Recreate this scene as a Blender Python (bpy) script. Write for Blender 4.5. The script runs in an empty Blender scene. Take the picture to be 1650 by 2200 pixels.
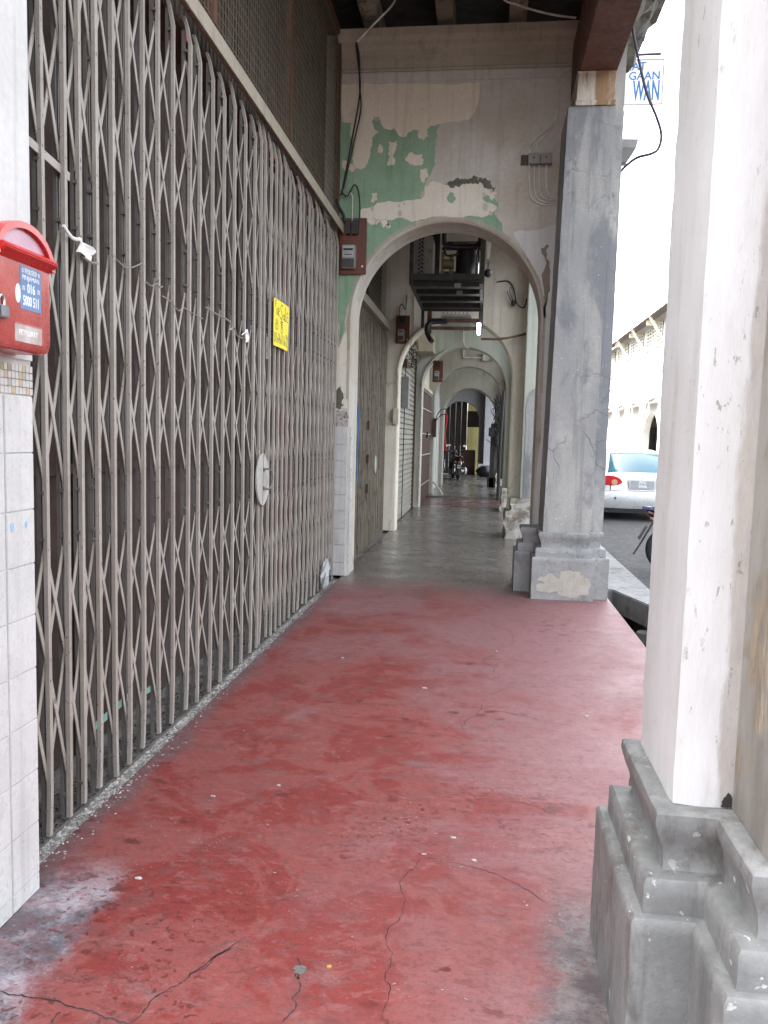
import bpy, bmesh, math, random
from mathutils import Vector, Matrix
random.seed(7)
S = bpy.context.scene
COL = S.collection
R = math.radians

# ------------------------------------------------------------------ camera
cd = bpy.data.cameras.new('camera'); cam = bpy.data.objects.new('camera', cd); COL.objects.link(cam)
cd.sensor_fit = 'VERTICAL'; cd.sensor_height = 24; cd.lens = 24*1700/2200
cd.clip_start = 0.05; cd.clip_end = 600
_r, _u, _b = (0.99182, 0.12497, 0.02588), (-0.03725, 0.08951, 0.99529), (0.12206, -0.98811, 0.09343)
cam.matrix_world = Matrix(((_r[0], _u[0], _b[0], 0), (_r[1], _u[1], _b[1], 0), (_r[2], _u[2], _b[2], 1.5), (0, 0, 0, 1)))
S.camera = cam
# ------------------------------------------------------------------ sky, sun, exposure
SUN_EL, SUN_AZ = R(58), R(300)          # azimuth: direction the sun stands in, clockwise from +Y
w = bpy.data.worlds.new('World'); S.world = w; w.use_nodes = True
wn = w.node_tree; bg = wn.nodes['Background']
sky = wn.nodes.new('ShaderNodeTexSky'); sky.sky_type = 'NISHITA'; sky.sun_disc = False
sky.sun_elevation = SUN_EL; sky.sun_rotation = SUN_AZ; sky.air_density = 1.0; sky.dust_density = 6.0; sky.ozone_density = 1.0
hs = wn.nodes.new('ShaderNodeHueSaturation'); hs.inputs['Saturation'].default_value = .30          # thin white overcast
wn.links.new(sky.outputs[0], hs.inputs['Color']); wn.links.new(hs.outputs[0], bg.inputs[0]); bg.inputs[1].default_value = 0.15
sl = bpy.data.lights.new('sun', 'SUN'); sl.energy = 2.5; sl.angle = R(3); sl.color = (1, .95, .88)
so = bpy.data.objects.new('sun', sl); COL.objects.link(so)
_sd = Vector((math.sin(SUN_AZ)*math.cos(SUN_EL), math.cos(SUN_AZ)*math.cos(SUN_EL), math.sin(SUN_EL)))
so.rotation_euler = _sd.to_track_quat('Z', 'Y').to_euler(); so.location = (0, 0, 30)
S.view_settings.view_transform = 'Standard'; S.view_settings.look = 'None'
S.view_settings.exposure = 3.4; S.view_settings.gamma = 1; S.view_settings.use_curve_mapping = False
S.cycles.max_bounces = 8; S.cycles.diffuse_bounces = 6; S.cycles.glossy_bounces = 3; S.cycles.transmission_bounces = 4
S.cycles.use_denoising = True; S.cycles.caustics_reflective = False; S.cycles.caustics_refractive = False

# ------------------------------------------------------------------ helpers: materials
class NT:
    def __init__(s, name):
        s.m = bpy.data.materials.new(name); s.m.use_nodes = True
        s.t = s.m.node_tree; s.b = s.t.nodes['Principled BSDF']
        s.pos = s.n('ShaderNodeNewGeometry').outputs['Position']
    def n(s, k, **kw):
        o = s.t.nodes.new(k)
        for a, v in kw.items(): setattr(o, a, v)
        return o
    def put(s, sock, v):
        if hasattr(v, 'default_value') or hasattr(v, 'is_linked'): s.t.links.new(v, sock)
        elif isinstance(v, (tuple, list)) and len(v) == 3 and sock.type == 'RGBA': sock.default_value = (*v, 1)
        else: sock.default_value = v
    def vec(s, sc=(1, 1, 1), off=(0, 0, 0), src=None):
        o = s.n('ShaderNodeMapping'); s.put(o.inputs[0], src or s.pos); o.inputs[1].default_value = off; o.inputs[3].default_value = sc
        return o.outputs[0]
    def noise(s, scale, detail=4, rough=.55, vec=None, dist=0.0, color=False):
        o = s.n('ShaderNodeTexNoise'); s.put(o.inputs['Vector'], vec or s.pos)
        o.inputs['Scale'].default_value = scale; o.inputs['Detail'].default_value = detail
        o.inputs['Roughness'].default_value = rough; o.inputs['Distortion'].default_value = dist
        return o.outputs[1 if color else 0]
    def voro(s, scale, feature='F1', vec=None, rnd=1.0, out='Distance', dim='3D'):
        o = s.n('ShaderNodeTexVoronoi', feature=feature, voronoi_dimensions=dim); s.put(o.inputs['Vector'], vec or s.pos)
        o.inputs['Scale'].default_value = scale; o.inputs['Randomness'].default_value = rnd
        return o.outputs[out]
    def ramp(s, v, a, b, lo=0.0, hi=1.0):
        o = s.n('ShaderNodeMapRange'); s.put(o.inputs[0], v)
        o.interpolation_type = 'SMOOTHSTEP'
        for i, x in enumerate((a, b, lo, hi)): s.put(o.inputs[i+1], x)
        return o.outputs[0]
    def math(s, op, a, b=0.0):
        o = s.n('ShaderNodeMath', operation=op); s.put(o.inputs[0], a); s.put(o.inputs[1], b); return o.outputs[0]
    def mix(s, f, a, b, mode='MIX'):
        o = s.n('ShaderNodeMix', data_type='RGBA', blend_type=mode); s.put(o.inputs[0], f); s.put(o.inputs[6], a); s.put(o.inputs[7], b)
        return o.outputs[2]
    def xyz(s):
        o = s.n('ShaderNodeSeparateXYZ'); s.put(o.inputs[0], s.pos); return o.outputs
    def bump(s, h, strength=.3, dist=.01):
        o = s.n('ShaderNodeBump'); o.inputs['Strength'].default_value = strength; o.inputs['Distance'].default_value = dist
        s.put(o.inputs['Height'], h); s.put(s.b.inputs['Normal'], o.outputs[0])
    def set(s, **kw):
        for a, v in kw.items(): s.put(s.b.inputs[a.replace('_', ' ')], v)
        return s.m

def plain(name, c, rough=.6, metal=0.0, var=.12, vscale=9, spec=.5, bump=0, emit=None):
    t = NT(name)
    f = t.ramp(t.noise(vscale, 5), .3, .7)
    col = t.mix(f, tuple(x*(1-var) for x in c), tuple(min(1, x*(1+var)) for x in c))
    t.set(Base_Color=col, Roughness=t.ramp(t.noise(vscale*1.7, 3), .2, .8, max(.05, rough-.1), min(1, rough+.1)), Metallic=metal)
    t.b.inputs['Specular IOR Level'].default_value = spec
    if bump: t.bump(t.noise(vscale*8, 4), bump, .004)
    if emit: t.set(Emission_Color=emit[0], Emission_Strength=emit[1])
    return t.m

def aged(name, c, alt, scale=2.5, rough=.8, bump=.35, bs=55, stain=None, amt=.35, ss=2.0, streak=False, crack=0.0, crackc=None, speck=None, speck_t=.7, cmask=.45, sps=34, drip=.30, stz=.16):
    t = NT(name)
    v = t.vec((1, 1, stz)) if streak else t.pos
    f = t.ramp(t.noise(scale, 7, .6, v, .4), .36, .64)
    col = t.mix(f, c, alt)
    col = t.mix(t.ramp(t.noise(scale*14, 4, .6), .3, .7, 0, .25), col, tuple(x*.72 for x in c))
    col = t.mix(t.ramp(t.noise(1.0, 7, .7, t.vec((11, 11, .55))), .50, .66, 0, drip), col, tuple(x*.45 for x in c))
    h = t.noise(bs, 5, .65)
    if stain:
        g = t.ramp(t.noise(ss, 9, .68, v, .3), 1-amt-.04, 1-amt+.07)
        col = t.mix(t.math('MULTIPLY', g, .85), col, stain)
    if speck:
        g = t.ramp(t.noise(sps, 3, .6), speck_t, speck_t+.04)
        g = t.math('MULTIPLY', g, t.ramp(t.noise(1.7, 4), .4, .6))
        col = t.mix(g, col, speck); h = t.math('SUBTRACT', h, t.math('MULTIPLY', g, .8))
    if crack:
        wv = t.n('ShaderNodeVectorMath', operation='ADD')
        sc_ = t.n('ShaderNodeVectorMath', operation='SCALE'); t.put(sc_.inputs[0], t.noise(crack*2.2, 4, .6, color=True)); sc_.inputs['Scale'].default_value = .35/crack*1.4
        t.put(wv.inputs[0], t.pos); t.put(wv.inputs[1], sc_.outputs[0])
        e = t.voro(crack, 'DISTANCE_TO_EDGE', wv.outputs[0])
        line = t.math('MULTIPLY', t.ramp(e, .0, .035, 1, 0), t.ramp(t.noise(.9, 5, .6), cmask, cmask+.14))
        col = t.mix(t.math('MULTIPLY', line, .7), col, crackc or tuple(x*.35 for x in c))
        h = t.math('SUBTRACT', h, line)
    t.bump(h, bump, .006)
    return t.set(Base_Color=col, Roughness=t.ramp(t.noise(scale*5, 4), .3, .7, rough-.12, min(1, rough+.08)))

# ------------------------------------------------------------------ helpers: meshes
class MB:
    def __init__(s): s.v = []; s.f = []
    def add(s, vs, fs):
        o = len(s.v); s.v += [tuple(x) for x in vs]; s.f += [tuple(i+o for i in f) for f in fs]; return s
    def box(s, x0, x1, y0, y1, z0, z1):
        return s.add([(x, y, z) for z in (z0, z1) for y in (y0, y1) for x in (x0, x1)],
                     [(0, 2, 3, 1), (4, 5, 7, 6), (0, 1, 5, 4), (2, 6, 7, 3), (0, 4, 6, 2), (1, 3, 7, 5)])
    def bar(s, p, q, w, t, up=(0, 0, 1)):           # rectangular bar from p to q
        p, q = Vector(p), Vector(q); d = (q-p).normalized(); a = d.cross(Vector(up))
        a = a.normalized() if a.length > 1e-4 else Vector((1, 0, 0)); b = a.cross(d)
        vs = [c+a*i*w/2+b*j*t/2 for c in (p, q) for i, j in ((-1, -1), (1, -1), (1, 1), (-1, 1))]
        return s.add(vs, [(0, 1, 2, 3), (7, 6, 5, 4), (0, 4, 5, 1), (1, 5, 6, 2), (2, 6, 7, 3), (3, 7, 4, 0)])
    def prism(s, poly, a, b, axis='z'):              # polygon extruded along an axis; poly in the two other axes
        n = len(poly)
        def pt(u, v, w): return {'z': (u, v, w), 'y': (u, w, v), 'x': (w, u, v)}[axis]
        vs = [pt(u, v, a) for u, v in poly]+[pt(u, v, b) for u, v in poly]
        return s.add(vs, [tuple(range(n-1, -1, -1)), tuple(range(n, 2*n))]+[(i, (i+1) % n, n+(i+1) % n, n+i) for i in range(n)])
    def loft(s, rings, cap=True, closed=True):
        n = len(rings[0]); o = [p for r in rings for p in r]; fs = []
        for k in range(len(rings)-1):
            for i in range(n if closed else n-1):
                j = (i+1) % n; fs.append((k*n+i, k*n+j, (k+1)*n+j, (k+1)*n+i))
        if cap: fs += [tuple(range(n-1, -1, -1)), tuple(range((len(rings)-1)*n, len(rings)*n))]
        return s.add(o, fs)
    def tube(s, pts, r, n=7, smooth=0):
        pts = [Vector(p) for p in pts]
        if smooth: pts = spline(pts, smooth)
        rings = []; prev = None
        for i, p in enumerate(pts):
            d = (pts[min(i+1, len(pts)-1)]-pts[max(i-1, 0)]).normalized()
            a = (prev - d*prev.dot(d)) if prev else d.cross(Vector((0, 0, 1)) if abs(d.z) < .9 else Vector((1, 0, 0)))
            a.normalize(); prev = a; b = d.cross(a)
            rr = r(i/(len(pts)-1)) if callable(r) else r
            rings.append([p+a*rr*math.cos(2*math.pi*k/n)+b*rr*math.sin(2*math.pi*k/n) for k in range(n)])
        return s.loft(rings)
    def cyl(s, p, q, r, n=16, r2=None):
        p, q = Vector(p), Vector(q); d = (q-p).normalized(); a = d.orthogonal().normalized(); b = d.cross(a)
        return s.loft([[c+(a*math.cos(2*math.pi*k/n)+b*math.sin(2*math.pi*k/n))*rr for k in range(n)] for c, rr in ((p, r), (q, r if r2 is None else r2))])
    def torus(s, c, axis, r, t, n=28, m=8):
        c = Vector(c); d = Vector(axis).normalized(); a = d.orthogonal().normalized(); b = d.cross(a); vs = []; fs = []
        for i in range(n):
            e = a*math.cos(2*math.pi*i/n)+b*math.sin(2*math.pi*i/n)
            for k in range(m): vs.append(c+e*(r+t*math.cos(2*math.pi*k/m))+d*t*math.sin(2*math.pi*k/m))
        for i in range(n):
            for k in range(m): fs.append((i*m+k, ((i+1) % n)*m+k, ((i+1) % n)*m+(k+1) % m, i*m+(k+1) % m))
        return s.add(vs, fs)
    def ball(s, c, rx, ry, rz, n=14, m=9):
        rings = []
        for j in range(1, m):
            a = math.pi*j/m
            rings.append([(c[0]+rx*math.sin(a)*math.cos(2*math.pi*k/n), c[1]+ry*math.sin(a)*math.sin(2*math.pi*k/n), c[2]-rz*math.cos(a)) for k in range(n)])
        return s.loft(rings)
    def mesh(s, name, mats, base=(0, 0, 0), smooth=False, bevel=0, tri=False):
        me = bpy.data.meshes.new(name)
        me.from_pydata([(x-base[0], y-base[1], z-base[2]) for x, y, z in s.v], [], s.f)
        bm = bmesh.new(); bm.from_mesh(me)
        bmesh.ops.recalc_face_normals(bm, faces=bm.faces)
        if bevel: bmesh.ops.bevel(bm, geom=list(bm.edges), offset=bevel, segments=2, affect='EDGES', clamp_overlap=True)
        if tri: bmesh.ops.triangulate(bm, faces=[f for f in bm.faces if len(f.verts) > 4])
        bm.to_mesh(me); bm.free()
        for m in (mats if isinstance(mats, (list, tuple)) else [mats]): me.materials.append(m)
        if smooth:
            for p in me.polygons: p.use_smooth = True
            me.set_sharp_from_angle(angle=R(38))
        return me

def worldpos(o):
    p = Vector((0, 0, 0))
    while o: p += o.location; o = o.parent
    return p
def spline(pts, k=6):
    out = []; n = len(pts)
    for i in range(n-1):
        p0, p1, p2, p3 = pts[max(i-1, 0)], pts[i], pts[i+1], pts[min(i+2, n-1)]
        for j in range(k):
            t = j/k
            out.append(.5*((2*p1)+(p2-p0)*t+(2*p0-5*p1+4*p2-p3)*t*t+(3*p1-p0-3*p2+p3)*t**3))
    return out+[pts[-1]]
def tag(o, label=None, cat=None, group=None, kind=None):
    if label: o['label'] = label
    if cat: o['category'] = cat
    if group: o['group'] = group
    if kind: o['kind'] = kind
    return o
def empty(name, loc, label, cat, group=None, rz=0.0):
    o = bpy.data.objects.new(name, None); COL.objects.link(o); o.location = loc; o.rotation_euler.z = rz
    o.empty_display_size = .1
    return tag(o, label, cat, group)
def put(name, mb, mat, parent=None, local=False, at=None, **kw):
    """one mesh object; world coordinates unless local (then in the parent's own frame)"""
    if parent is not None: base = (0, 0, 0) if local else worldpos(parent)
    else: base = at or (0, 0, 0)
    o = bpy.data.objects.new(name, mb.mesh(name, mat, base, **kw)); COL.objects.link(o)
    if parent is not None: o.parent = parent
    elif at: o.location = at
    return o
def inst(name, me, parent, loc, rot=(0, 0, 0), scale=None):
    o = bpy.data.objects.new(name, me); COL.objects.link(o); o.parent = parent
    o.location = Vector(loc)-worldpos(parent); o.rotation_euler = rot
    if scale: o.scale = scale
    return o
def copy_tree(o, parent=None):
    c = o.copy(); COL.objects.link(c)
    if parent: c.parent = parent
    for ch in [k for k in S.objects if k.parent == o]: copy_tree(ch, c)
    return c
def jag(poly, amp=.12, it=3, lim=.012):
    """closed outline broken up into a ragged one"""
    p = [Vector((a, b)) for a, b in poly]
    for _ in range(it):
        q = []
        for i in range(len(p)):
            a, b = p[i], p[(i+1) % len(p)]; d = b-a; nrm = Vector((-d.y, d.x))
            q += [a, a+d*random.uniform(.38, .62)+nrm*max(-lim/max(d.length, 1e-6), min(lim/max(d.length, 1e-6), random.gauss(0, amp)))]
        p = q
    return [(a.x, a.y) for a in p]
def words(name, s, size, mat, parent, rows, origin, sx=1.0, align='CENTER', depth=.0006, bold=0.0, local=False):
    """flat lettering as a mesh: rows = (right, up, normal) unit vectors, origin = anchor point"""
    cu = bpy.data.curves.new(name, 'FONT'); cu.body = s; cu.size = size; cu.align_x = align; cu.align_y = 'CENTER'
    cu.extrude = depth; cu.offset = bold; cu.resolution_u = 3
    ob = bpy.data.objects.new(name, cu); COL.objects.link(ob)
    dg = bpy.context.evaluated_depsgraph_get()
    me = bpy.data.meshes.new_from_object(ob.evaluated_get(dg)); bpy.data.objects.remove(ob); bpy.data.curves.remove(cu)
    r_, u_, n_ = (Vector(x).normalized() for x in rows); M = Matrix((r_*sx, u_, n_)).transposed().to_4x4()
    me.transform(M); me.materials.clear(); me.materials.append(mat); me.name = name
    o = bpy.data.objects.new(name, me); COL.objects.link(o); o.parent = parent
    o.location = Vector(origin) if local else Vector(origin)-worldpos(parent)
    return o
def strokes(mb, lines, fn, w, n=(1, 0, 0), lift=.0012):
    """marker strokes: polylines in unit space mapped by fn onto a surface"""
    nn = Vector(n)
    for ln in lines:
        pts = [Vector(fn(*p)) for p in ln]
        if len(pts) > 2: pts = spline(pts, 3)
        for a, b in zip(pts, pts[1:]):
            d = b-a
            if d.length < 1e-6: continue
            d.normalize(); c = d.cross(nn)*w/2; a2, b2 = a-d*w*.3, b+d*w*.3
            mb.add([a2-c+nn*lift, a2+c+nn*lift, b2+c+nn*lift, b2-c+nn*lift, a2-c, a2+c, b2+c, b2-c],
                   [(0, 1, 2, 3), (0, 4, 5, 1), (1, 5, 6, 2), (2, 6, 7, 3), (3, 7, 4, 0)])

# ------------------------------------------------------------------ materials
def floor_material():
    t = NT('red_painted_floor'); x, y, z = t.xyz()
    big = t.noise(.75, 8, .62, dist=.7); mid = t.noise(2.6, 8, .66, dist=.5); fine = t.noise(19, 6, .65)
    strk = t.noise(1.0, 8, .7, t.vec((1.6, 9, 1)), .6)
    deep, red, faded, cement = (.190, .023, .017), (.222, .055, .047), (.222, .104, .107), (.120, .115, .110)  # faded pink carries both wear and painted sky sheen
    col = t.mix(t.ramp(mid, .475, .545), red, deep)
    col = t.mix(t.math('MULTIPLY', t.ramp(t.noise(5.5, 9, .72, t.vec((1, 1.6, 1), (9, 3, 0)), .6), .52, .60), .55), col, (.165, .058, .054))
    fade = t.math('ADD', t.math('ADD', t.math('MULTIPLY', t.ramp(x, -1.1, 1.0), .22), t.math('MULTIPLY', big, .75)), t.math('MULTIPLY', t.math('SUBTRACT', strk, .5), .16))  # wear noise, plus sky sheen painted stronger towards the right
    fade = t.math('ADD', fade, t.ramp(y, 3.2, 7.6, 0, .13))
    col = t.mix(t.ramp(fade, .44, .60, 0, .9), col, faded)
    col = t.mix(t.math('MULTIPLY', t.ramp(t.noise(6, 9, .8, t.vec((.5, 7, 1), (2, 8, 0)), .8), .575, .66), .4), col, (.13, .05, .05))
    worn = t.math('MULTIPLY', t.ramp(t.noise(1.9, 10, .74, dist=.3), .57, .66), t.ramp(strk, .40, .60))
    col = t.mix(t.math('MULTIPLY', worn, .6), col, (.165, .118, .122))
    # grey worn strip towards the far end of the red paint, then bare cement
    wob = t.math('ADD', y, t.math('MULTIPLY', t.math('SUBTRACT', t.noise(1.3, 8, .7), .5), 1.5))
    far = t.ramp(t.math('ADD', wob, t.math('MULTIPLY', t.math('SUBTRACT', t.noise(3.5, 9, .75), .5), 1.6)), 7.15, 8.75)
    ccol = t.mix(t.ramp(t.noise(1.2, 8, .65, t.vec((1, 2.2, 1))), .35, .65), (.105, .108, .095), (.165, .160, .142))
    ccol = t.mix(t.ramp(strk, .52, .66, 0, .55), ccol, (.085, .09, .085))
    red2 = t.math('MULTIPLY', t.ramp(wob, 17.3, 18.0), t.ramp(y, 20.47, 20.5, 1, 0))
    ccol = t.mix(t.math('MULTIPLY', red2, t.ramp(mid, .36, .6, .15, .9)), ccol, (.13, .045, .042))
    col = t.mix(far, col, ccol)
    # bare and dusty patches at the feet of the near pillars
    wx = t.math('ADD', x, t.math('MULTIPLY', t.math('SUBTRACT', t.noise(5, 8, .7), .5), .30))
    l1 = t.math('MULTIPLY', t.ramp(wx, -1.20, -1.09, 1, 0), t.ramp(y, 2.6, 2.25))
    col = t.mix(t.math('MULTIPLY', l1, t.ramp(fine, .3, .6, .55, 1)), col, t.mix(t.ramp(t.noise(3.5, 8, .7), .42, .6), (.085, .09, .105), (.34, .32, .345)))
    edge = t.math('MULTIPLY', t.ramp(t.math('ADD', x, t.math('MULTIPLY', t.math('SUBTRACT', mid, .5), .25)), -1.34, -1.46), .75)
    col = t.mix(edge, col, (.10, .075, .08))
    rx = t.math('SUBTRACT', wx, t.ramp(y, 1.2, 2.3, -.14, .12))
    l2 = t.math('MULTIPLY', t.ramp(rx, .08, .20), t.ramp(y, 2.75, 2.25))
    col = t.mix(t.math('MULTIPLY', l2, .9), col, t.mix(t.ramp(t.noise(6, 8, .7), .42, .6), (.075, .08, .085), (.19, .19, .185)))
    # damp looking drips, dark smears, white chips
    v1 = t.n('ShaderNodeVectorMath', operation='ADD'); t.put(v1.inputs[0], t.vec((1.0, 1.5, 1))); t.put(v1.inputs[1], t.vec((.22, .22, .22), src=t.noise(9, 5, .65, color=True)))
    d = t.voro(4.3, 'F1', v1.outputs[0], dim='2D'); dots = t.math('MULTIPLY', t.ramp(d, .09, .14, 1, 0), t.ramp(t.noise(.9, 3), .50, .58))
    d2 = t.voro(15, 'F1', v1.outputs[0], dim='2D'); dots = t.math('MAXIMUM', dots, t.math('MULTIPLY', t.ramp(d2, .12, .19, 1, 0), t.ramp(t.noise(1.1, 5, .6, t.vec((1, 1, 1), (4, 2, 0))), .51, .60)))
    dots = t.math('MULTIPLY', dots, t.ramp(far, .1, .4, 1, 0))
    col = t.mix(t.math('MULTIPLY', dots, .75), col, (.085, .010, .008))
    sm = t.math('MULTIPLY', t.ramp(t.noise(3.2, 9, .75, t.vec((1, 3.2, 1), (3, 1, 0))), .60, .68), .5)
    col = t.mix(sm, col, (.085, .05, .055))
    chips = t.math('MULTIPLY', t.ramp(t.noise(60, 3, .6, t.vec((1, 1.6, 1))), .655, .69), t.ramp(t.noise(2.3, 5, .65), .50, .60))
    col = t.mix(t.math('MULTIPLY', chips, .8), col, (.50, .47, .47))
    scuff = t.math('MULTIPLY', t.ramp(t.noise(8, 8, .8, t.vec((.8, 6, 1), (7, 5, 0)), 1.2), .61, .68), t.ramp(t.noise(1.4, 4), .50, .62))
    col = t.mix(t.math('MULTIPLY', scuff, .35), col, (.40, .28, .29))
    col = t.mix(t.ramp(t.noise(110, 4, .75), .35, .7, 0, .30), col, (.05, .03, .03))
    g1 = t.noise(38, 9, .78, t.vec((.8, 1.5, 1), (5, 5, 0)), .4); g2 = t.noise(11, 9, .76, t.vec((1, 1.8, 1), (1, 9, 0)), .7)
    col = t.mix(t.ramp(g1, .50, .60, 0, .42), col, (.075, .026, .024))
    col = t.mix(t.ramp(g2, .54, .62, 0, .34), col, (.26, .12, .115))
    col = t.mix(t.ramp(g2, .46, .38, 0, .40), col, (.095, .016, .013))
    rgh = t.math('ADD', t.ramp(mid, .3, .7, .40, .58), t.math('MULTIPLY', fine, .14))
    rgh = t.math('SUBTRACT', rgh, t.math('MULTIPLY', dots, .12)); rgh = t.math('SUBTRACT', rgh, t.math('MULTIPLY', far, .31))
    t.b.inputs['Specular IOR Level'].default_value = .42
    t.bump(t.math('ADD', t.math('ADD', t.math('MULTIPLY', fine, .5), t.math('MULTIPLY', t.noise(120, 3, .7), .35)), t.math('MULTIPLY', t.noise(4, 6), 1.2)), .26, .006)
    return t.set(Base_Color=col, Roughness=rgh)

M = {}
M['floor'] = floor_material()
M['crack'] = plain('crack_dirt', (.045, .025, .025), .9, var=.4)
M['dust'] = aged('grey_debris', (.13, .125, .11), (.23, .22, .205), 8, .95, .8, 90, (.05, .045, .04), .45, 6)
M['white_wall'] = aged('white_limewash', (.56, .555, .54), (.62, .615, .60), 3, .75, .25, 40, (.52, .49, .45), .28, 1.6, speck=(.30, .27, .23), speck_t=.735)
M['white_pier'] = aged('white_pier_paint', (.56, .555, .55), (.63, .625, .62), 3, .6, .30, 30, (.47, .44, .40), .36, 3.2, True, speck=(.27, .25, .21), speck_t=.71)
M['bare_edge'] = aged('bare_render', (.30, .24, .165), (.23, .21, .175), 6, .9, .7, 60, (.13, .11, .09), .42, 5, True)
M['grey_pier'] = aged('grey_cement_paint', (.285, .287, .283), (.40, .39, .365), 3.2, .8, .4, 50, (.175, .182, .195), .46, 2.2, True, 3.0, (.11, .11, .11), speck=(.50, .48, .45), speck_t=.67, sps=24, stz=.38, drip=.45)
M['grey_plinth'] = aged('grey_plinth_paint', (.255, .26, .26), (.33, .328, .32), 4, .75, .5, 60, (.15, .155, .155), .42, 2.6, False, 11, (.075, .08, .08), speck=(.5, .49, .46), speck_t=.71, cmask=.47)
M['grey_near'] = aged('grey_near_plinth', (.145, .147, .142), (.225, .223, .215), 5, .68, .4, 55, (.095, .09, .08), .44, 5.0, True, 0, speck=(.46, .45, .43), speck_t=.655, sps=20, stz=.4, drip=.5)
M['bare_cement'] = aged('bare_cement', (.40, .37, .32), (.47, .445, .395), 9, .95, .9, 120, (.30, .27, .22), .4, 7)
M['wall_grey'] = aged('old_cement_render', (.50, .45, .37), (.58, .55, .50), 1.4, .85, .3, 45, (.36, .30, .215), .40, 1.1)
M['cornice'] = aged('old_cornice_paint', (.40, .36, .275), (.47, .425, .335), 2.0, .85, .25, 45, (.23, .20, .16), .36, 1.2)
M['cream'] = aged('cream_distemper', (.71, .63, .49), (.76, .69, .55), 2.2, .8, .25, 50, (.46, .39, .30), .3, 2.5, crack=1.6, crackc=(.2, .17, .13), cmask=.52)
M['cream2'] = aged('cream_low_distemper', (.71, .65, .54), (.76, .71, .61), 2.6, .8, .25, 50, (.47, .41, .33), .33, 3, crack=3, crackc=(.22, .19, .15), cmask=.5)
M['green'] = aged('green_distemper', (.235, .37, .24), (.29, .42, .295), 3, .85, .35, 45, (.30, .40, .29), .36, 3.4, speck=(.45, .43, .35), speck_t=.73)
M['white_old'] = aged('old_white_plaster', (.60, .59, .565), (.68, .67, .645), 3, .82, .35, 45, (.30, .245, .18), .36, 1.5, True, speck=(.16, .14, .12), speck_t=.70)
M['arch_edge'] = aged('arch_soffit_paint', (.36, .33, .265), (.47, .44, .36), 3, .85, .45, 40, (.24, .21, .16), .42, 2.2, speck=(.2, .17, .13))
M['mould'] = aged('mould_stain', (.16, .15, .11), (.10, .10, .075), 12, .95, .5, 70)
M['green_white'] = aged('pale_green_plaster', (.46, .50, .42), (.55, .57, .51), 2.5, .85, .35, 40, (.26, .25, .19), .36, 1.6, True, speck=(.13, .12, .10), speck_t=.68)
M['far_wall'] = aged('far_wall_plaster', (.38, .36, .30), (.45, .43, .37), 2, .85, .3, 40, (.25, .22, .17), .38, 1.5, speck=(.14, .12, .1), speck_t=.70)
M['rubble'] = aged('flaking_plinth', (.50, .48, .44), (.40, .37, .32), 7, .95, 1.0, 30, (.17, .14, .11), .48, 6)
M['tile'] = aged('white_glazed_tile', (.52, .515, .505), (.58, .575, .56), 5, .35, .12, 30, (.45, .42, .36), .36, 4.5, speck=(.27, .25, .22), speck_t=.70, sps=40)
M['grout'] = plain('tile_grout', (.50, .49, .47), .9)
M['timber'] = aged('red_brown_beam_paint', (.115, .042, .027), (.15, .062, .042), 3.5, .7, .35, 40, (.06, .024, .018), .42, 2.5, speck=(.3, .22, .17), speck_t=.73)
M['brown_frame'] = plain('brown_frame_paint', (.085, .040, .022), .6, var=.25, vscale=4, bump=.2)
M['dark_ceiling'] = aged('dark_boards', (.045, .042, .038), (.07, .064, .056), 2.5, .95, .4, 40, (.02, .02, .018), .4, 2)  # near-black board tone
M['joist'] = aged('peeling_joist', (.36, .32, .24), (.22, .20, .16), 4, .9, .6, 30, (.08, .075, .06), .45, 3.4)
M['gate'] = aged('grey_gate_paint', (.30, .268, .232), (.355, .322, .285), 4, .45, .15, 50, (.165, .085, .045), .31, 8, False, speck=(.035, .026, .022), speck_t=.645, sps=70)
M['gate_rear'] = aged('gate_darkened_paint', (.115, .103, .093), (.15, .137, .125), 4, .5, .15, 50, (.085, .062, .05), .34, 6)  # gate paint darkened, the rear bars' shade put into the colour
M['gate_old'] = aged('sooty_gate_paint', (.23, .198, .145), (.155, .133, .10), 4, .6, .2, 50, (.05, .04, .03), .4, 5)
M['track'] = aged('beige_track_paint', (.34, .305, .235), (.39, .355, .285), 3, .6, .2, 40, (.17, .14, .10), .36, 4)
M['panel'] = aged('brown_folding_door', (.040, .023, .017), (.052, .031, .024), 2, .9, .15, 40, (.035, .023, .02), .34, 2, True)
M['panel_red'] = plain('maroon_door', (.10, .008, .007), .55, var=.25)
M['red_paint'] = plain('bright_red_hanger', (.42, .035, .02), .6, var=.2)
M['wire'] = plain('mesh_wire', (.20, .165, .12), .6, .3)
M['dark'] = plain('dark_interior', (.02, .018, .016), .9)
M['slat'] = plain('dark_slat', (.055, .043, .032), .8, var=.35)
M['cable'] = plain('black_cable', (.022, .021, .02), .55)
M['cable_blue'] = plain('faded_black_cable', (.06, .055, .075), .5)
M['cable_grey'] = plain('pale_cable', (.66, .64, .59), .6, var=.2)
M['cable_cream'] = plain('cream_conduit', (.50, .46, .37), .6, var=.2)
M['meter_board'] = aged('varnished_board', (.105, .026, .013), (.135, .038, .019), 3, .4, .15, 40, (.06, .015, .01), .35, 3, True)
M['meter_grey'] = plain('meter_case', (.24, .24, .235), .4, var=.1)
M['meter_face'] = plain('meter_face', (.38, .38, .36), .4, var=.06)
M['black'] = plain('black_plastic', (.018, .017, .017), .5)
M['chrome'] = plain('worn_chrome', (.55, .55, .55), .25, 1.0, var=.1)
M['glass_dark'] = plain('smoked_cover', (.07, .065, .06), .2)
M['box_red'] = plain('red_letterbox_plastic', (.47, .026, .024), .22, var=.07, vscale=5)
M['box_panel_sheen'] = plain('pale_panel_sheen', (.46, .25, .33), .3)  # pinkish reflection on the red panel, painted as a pale tone
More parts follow.
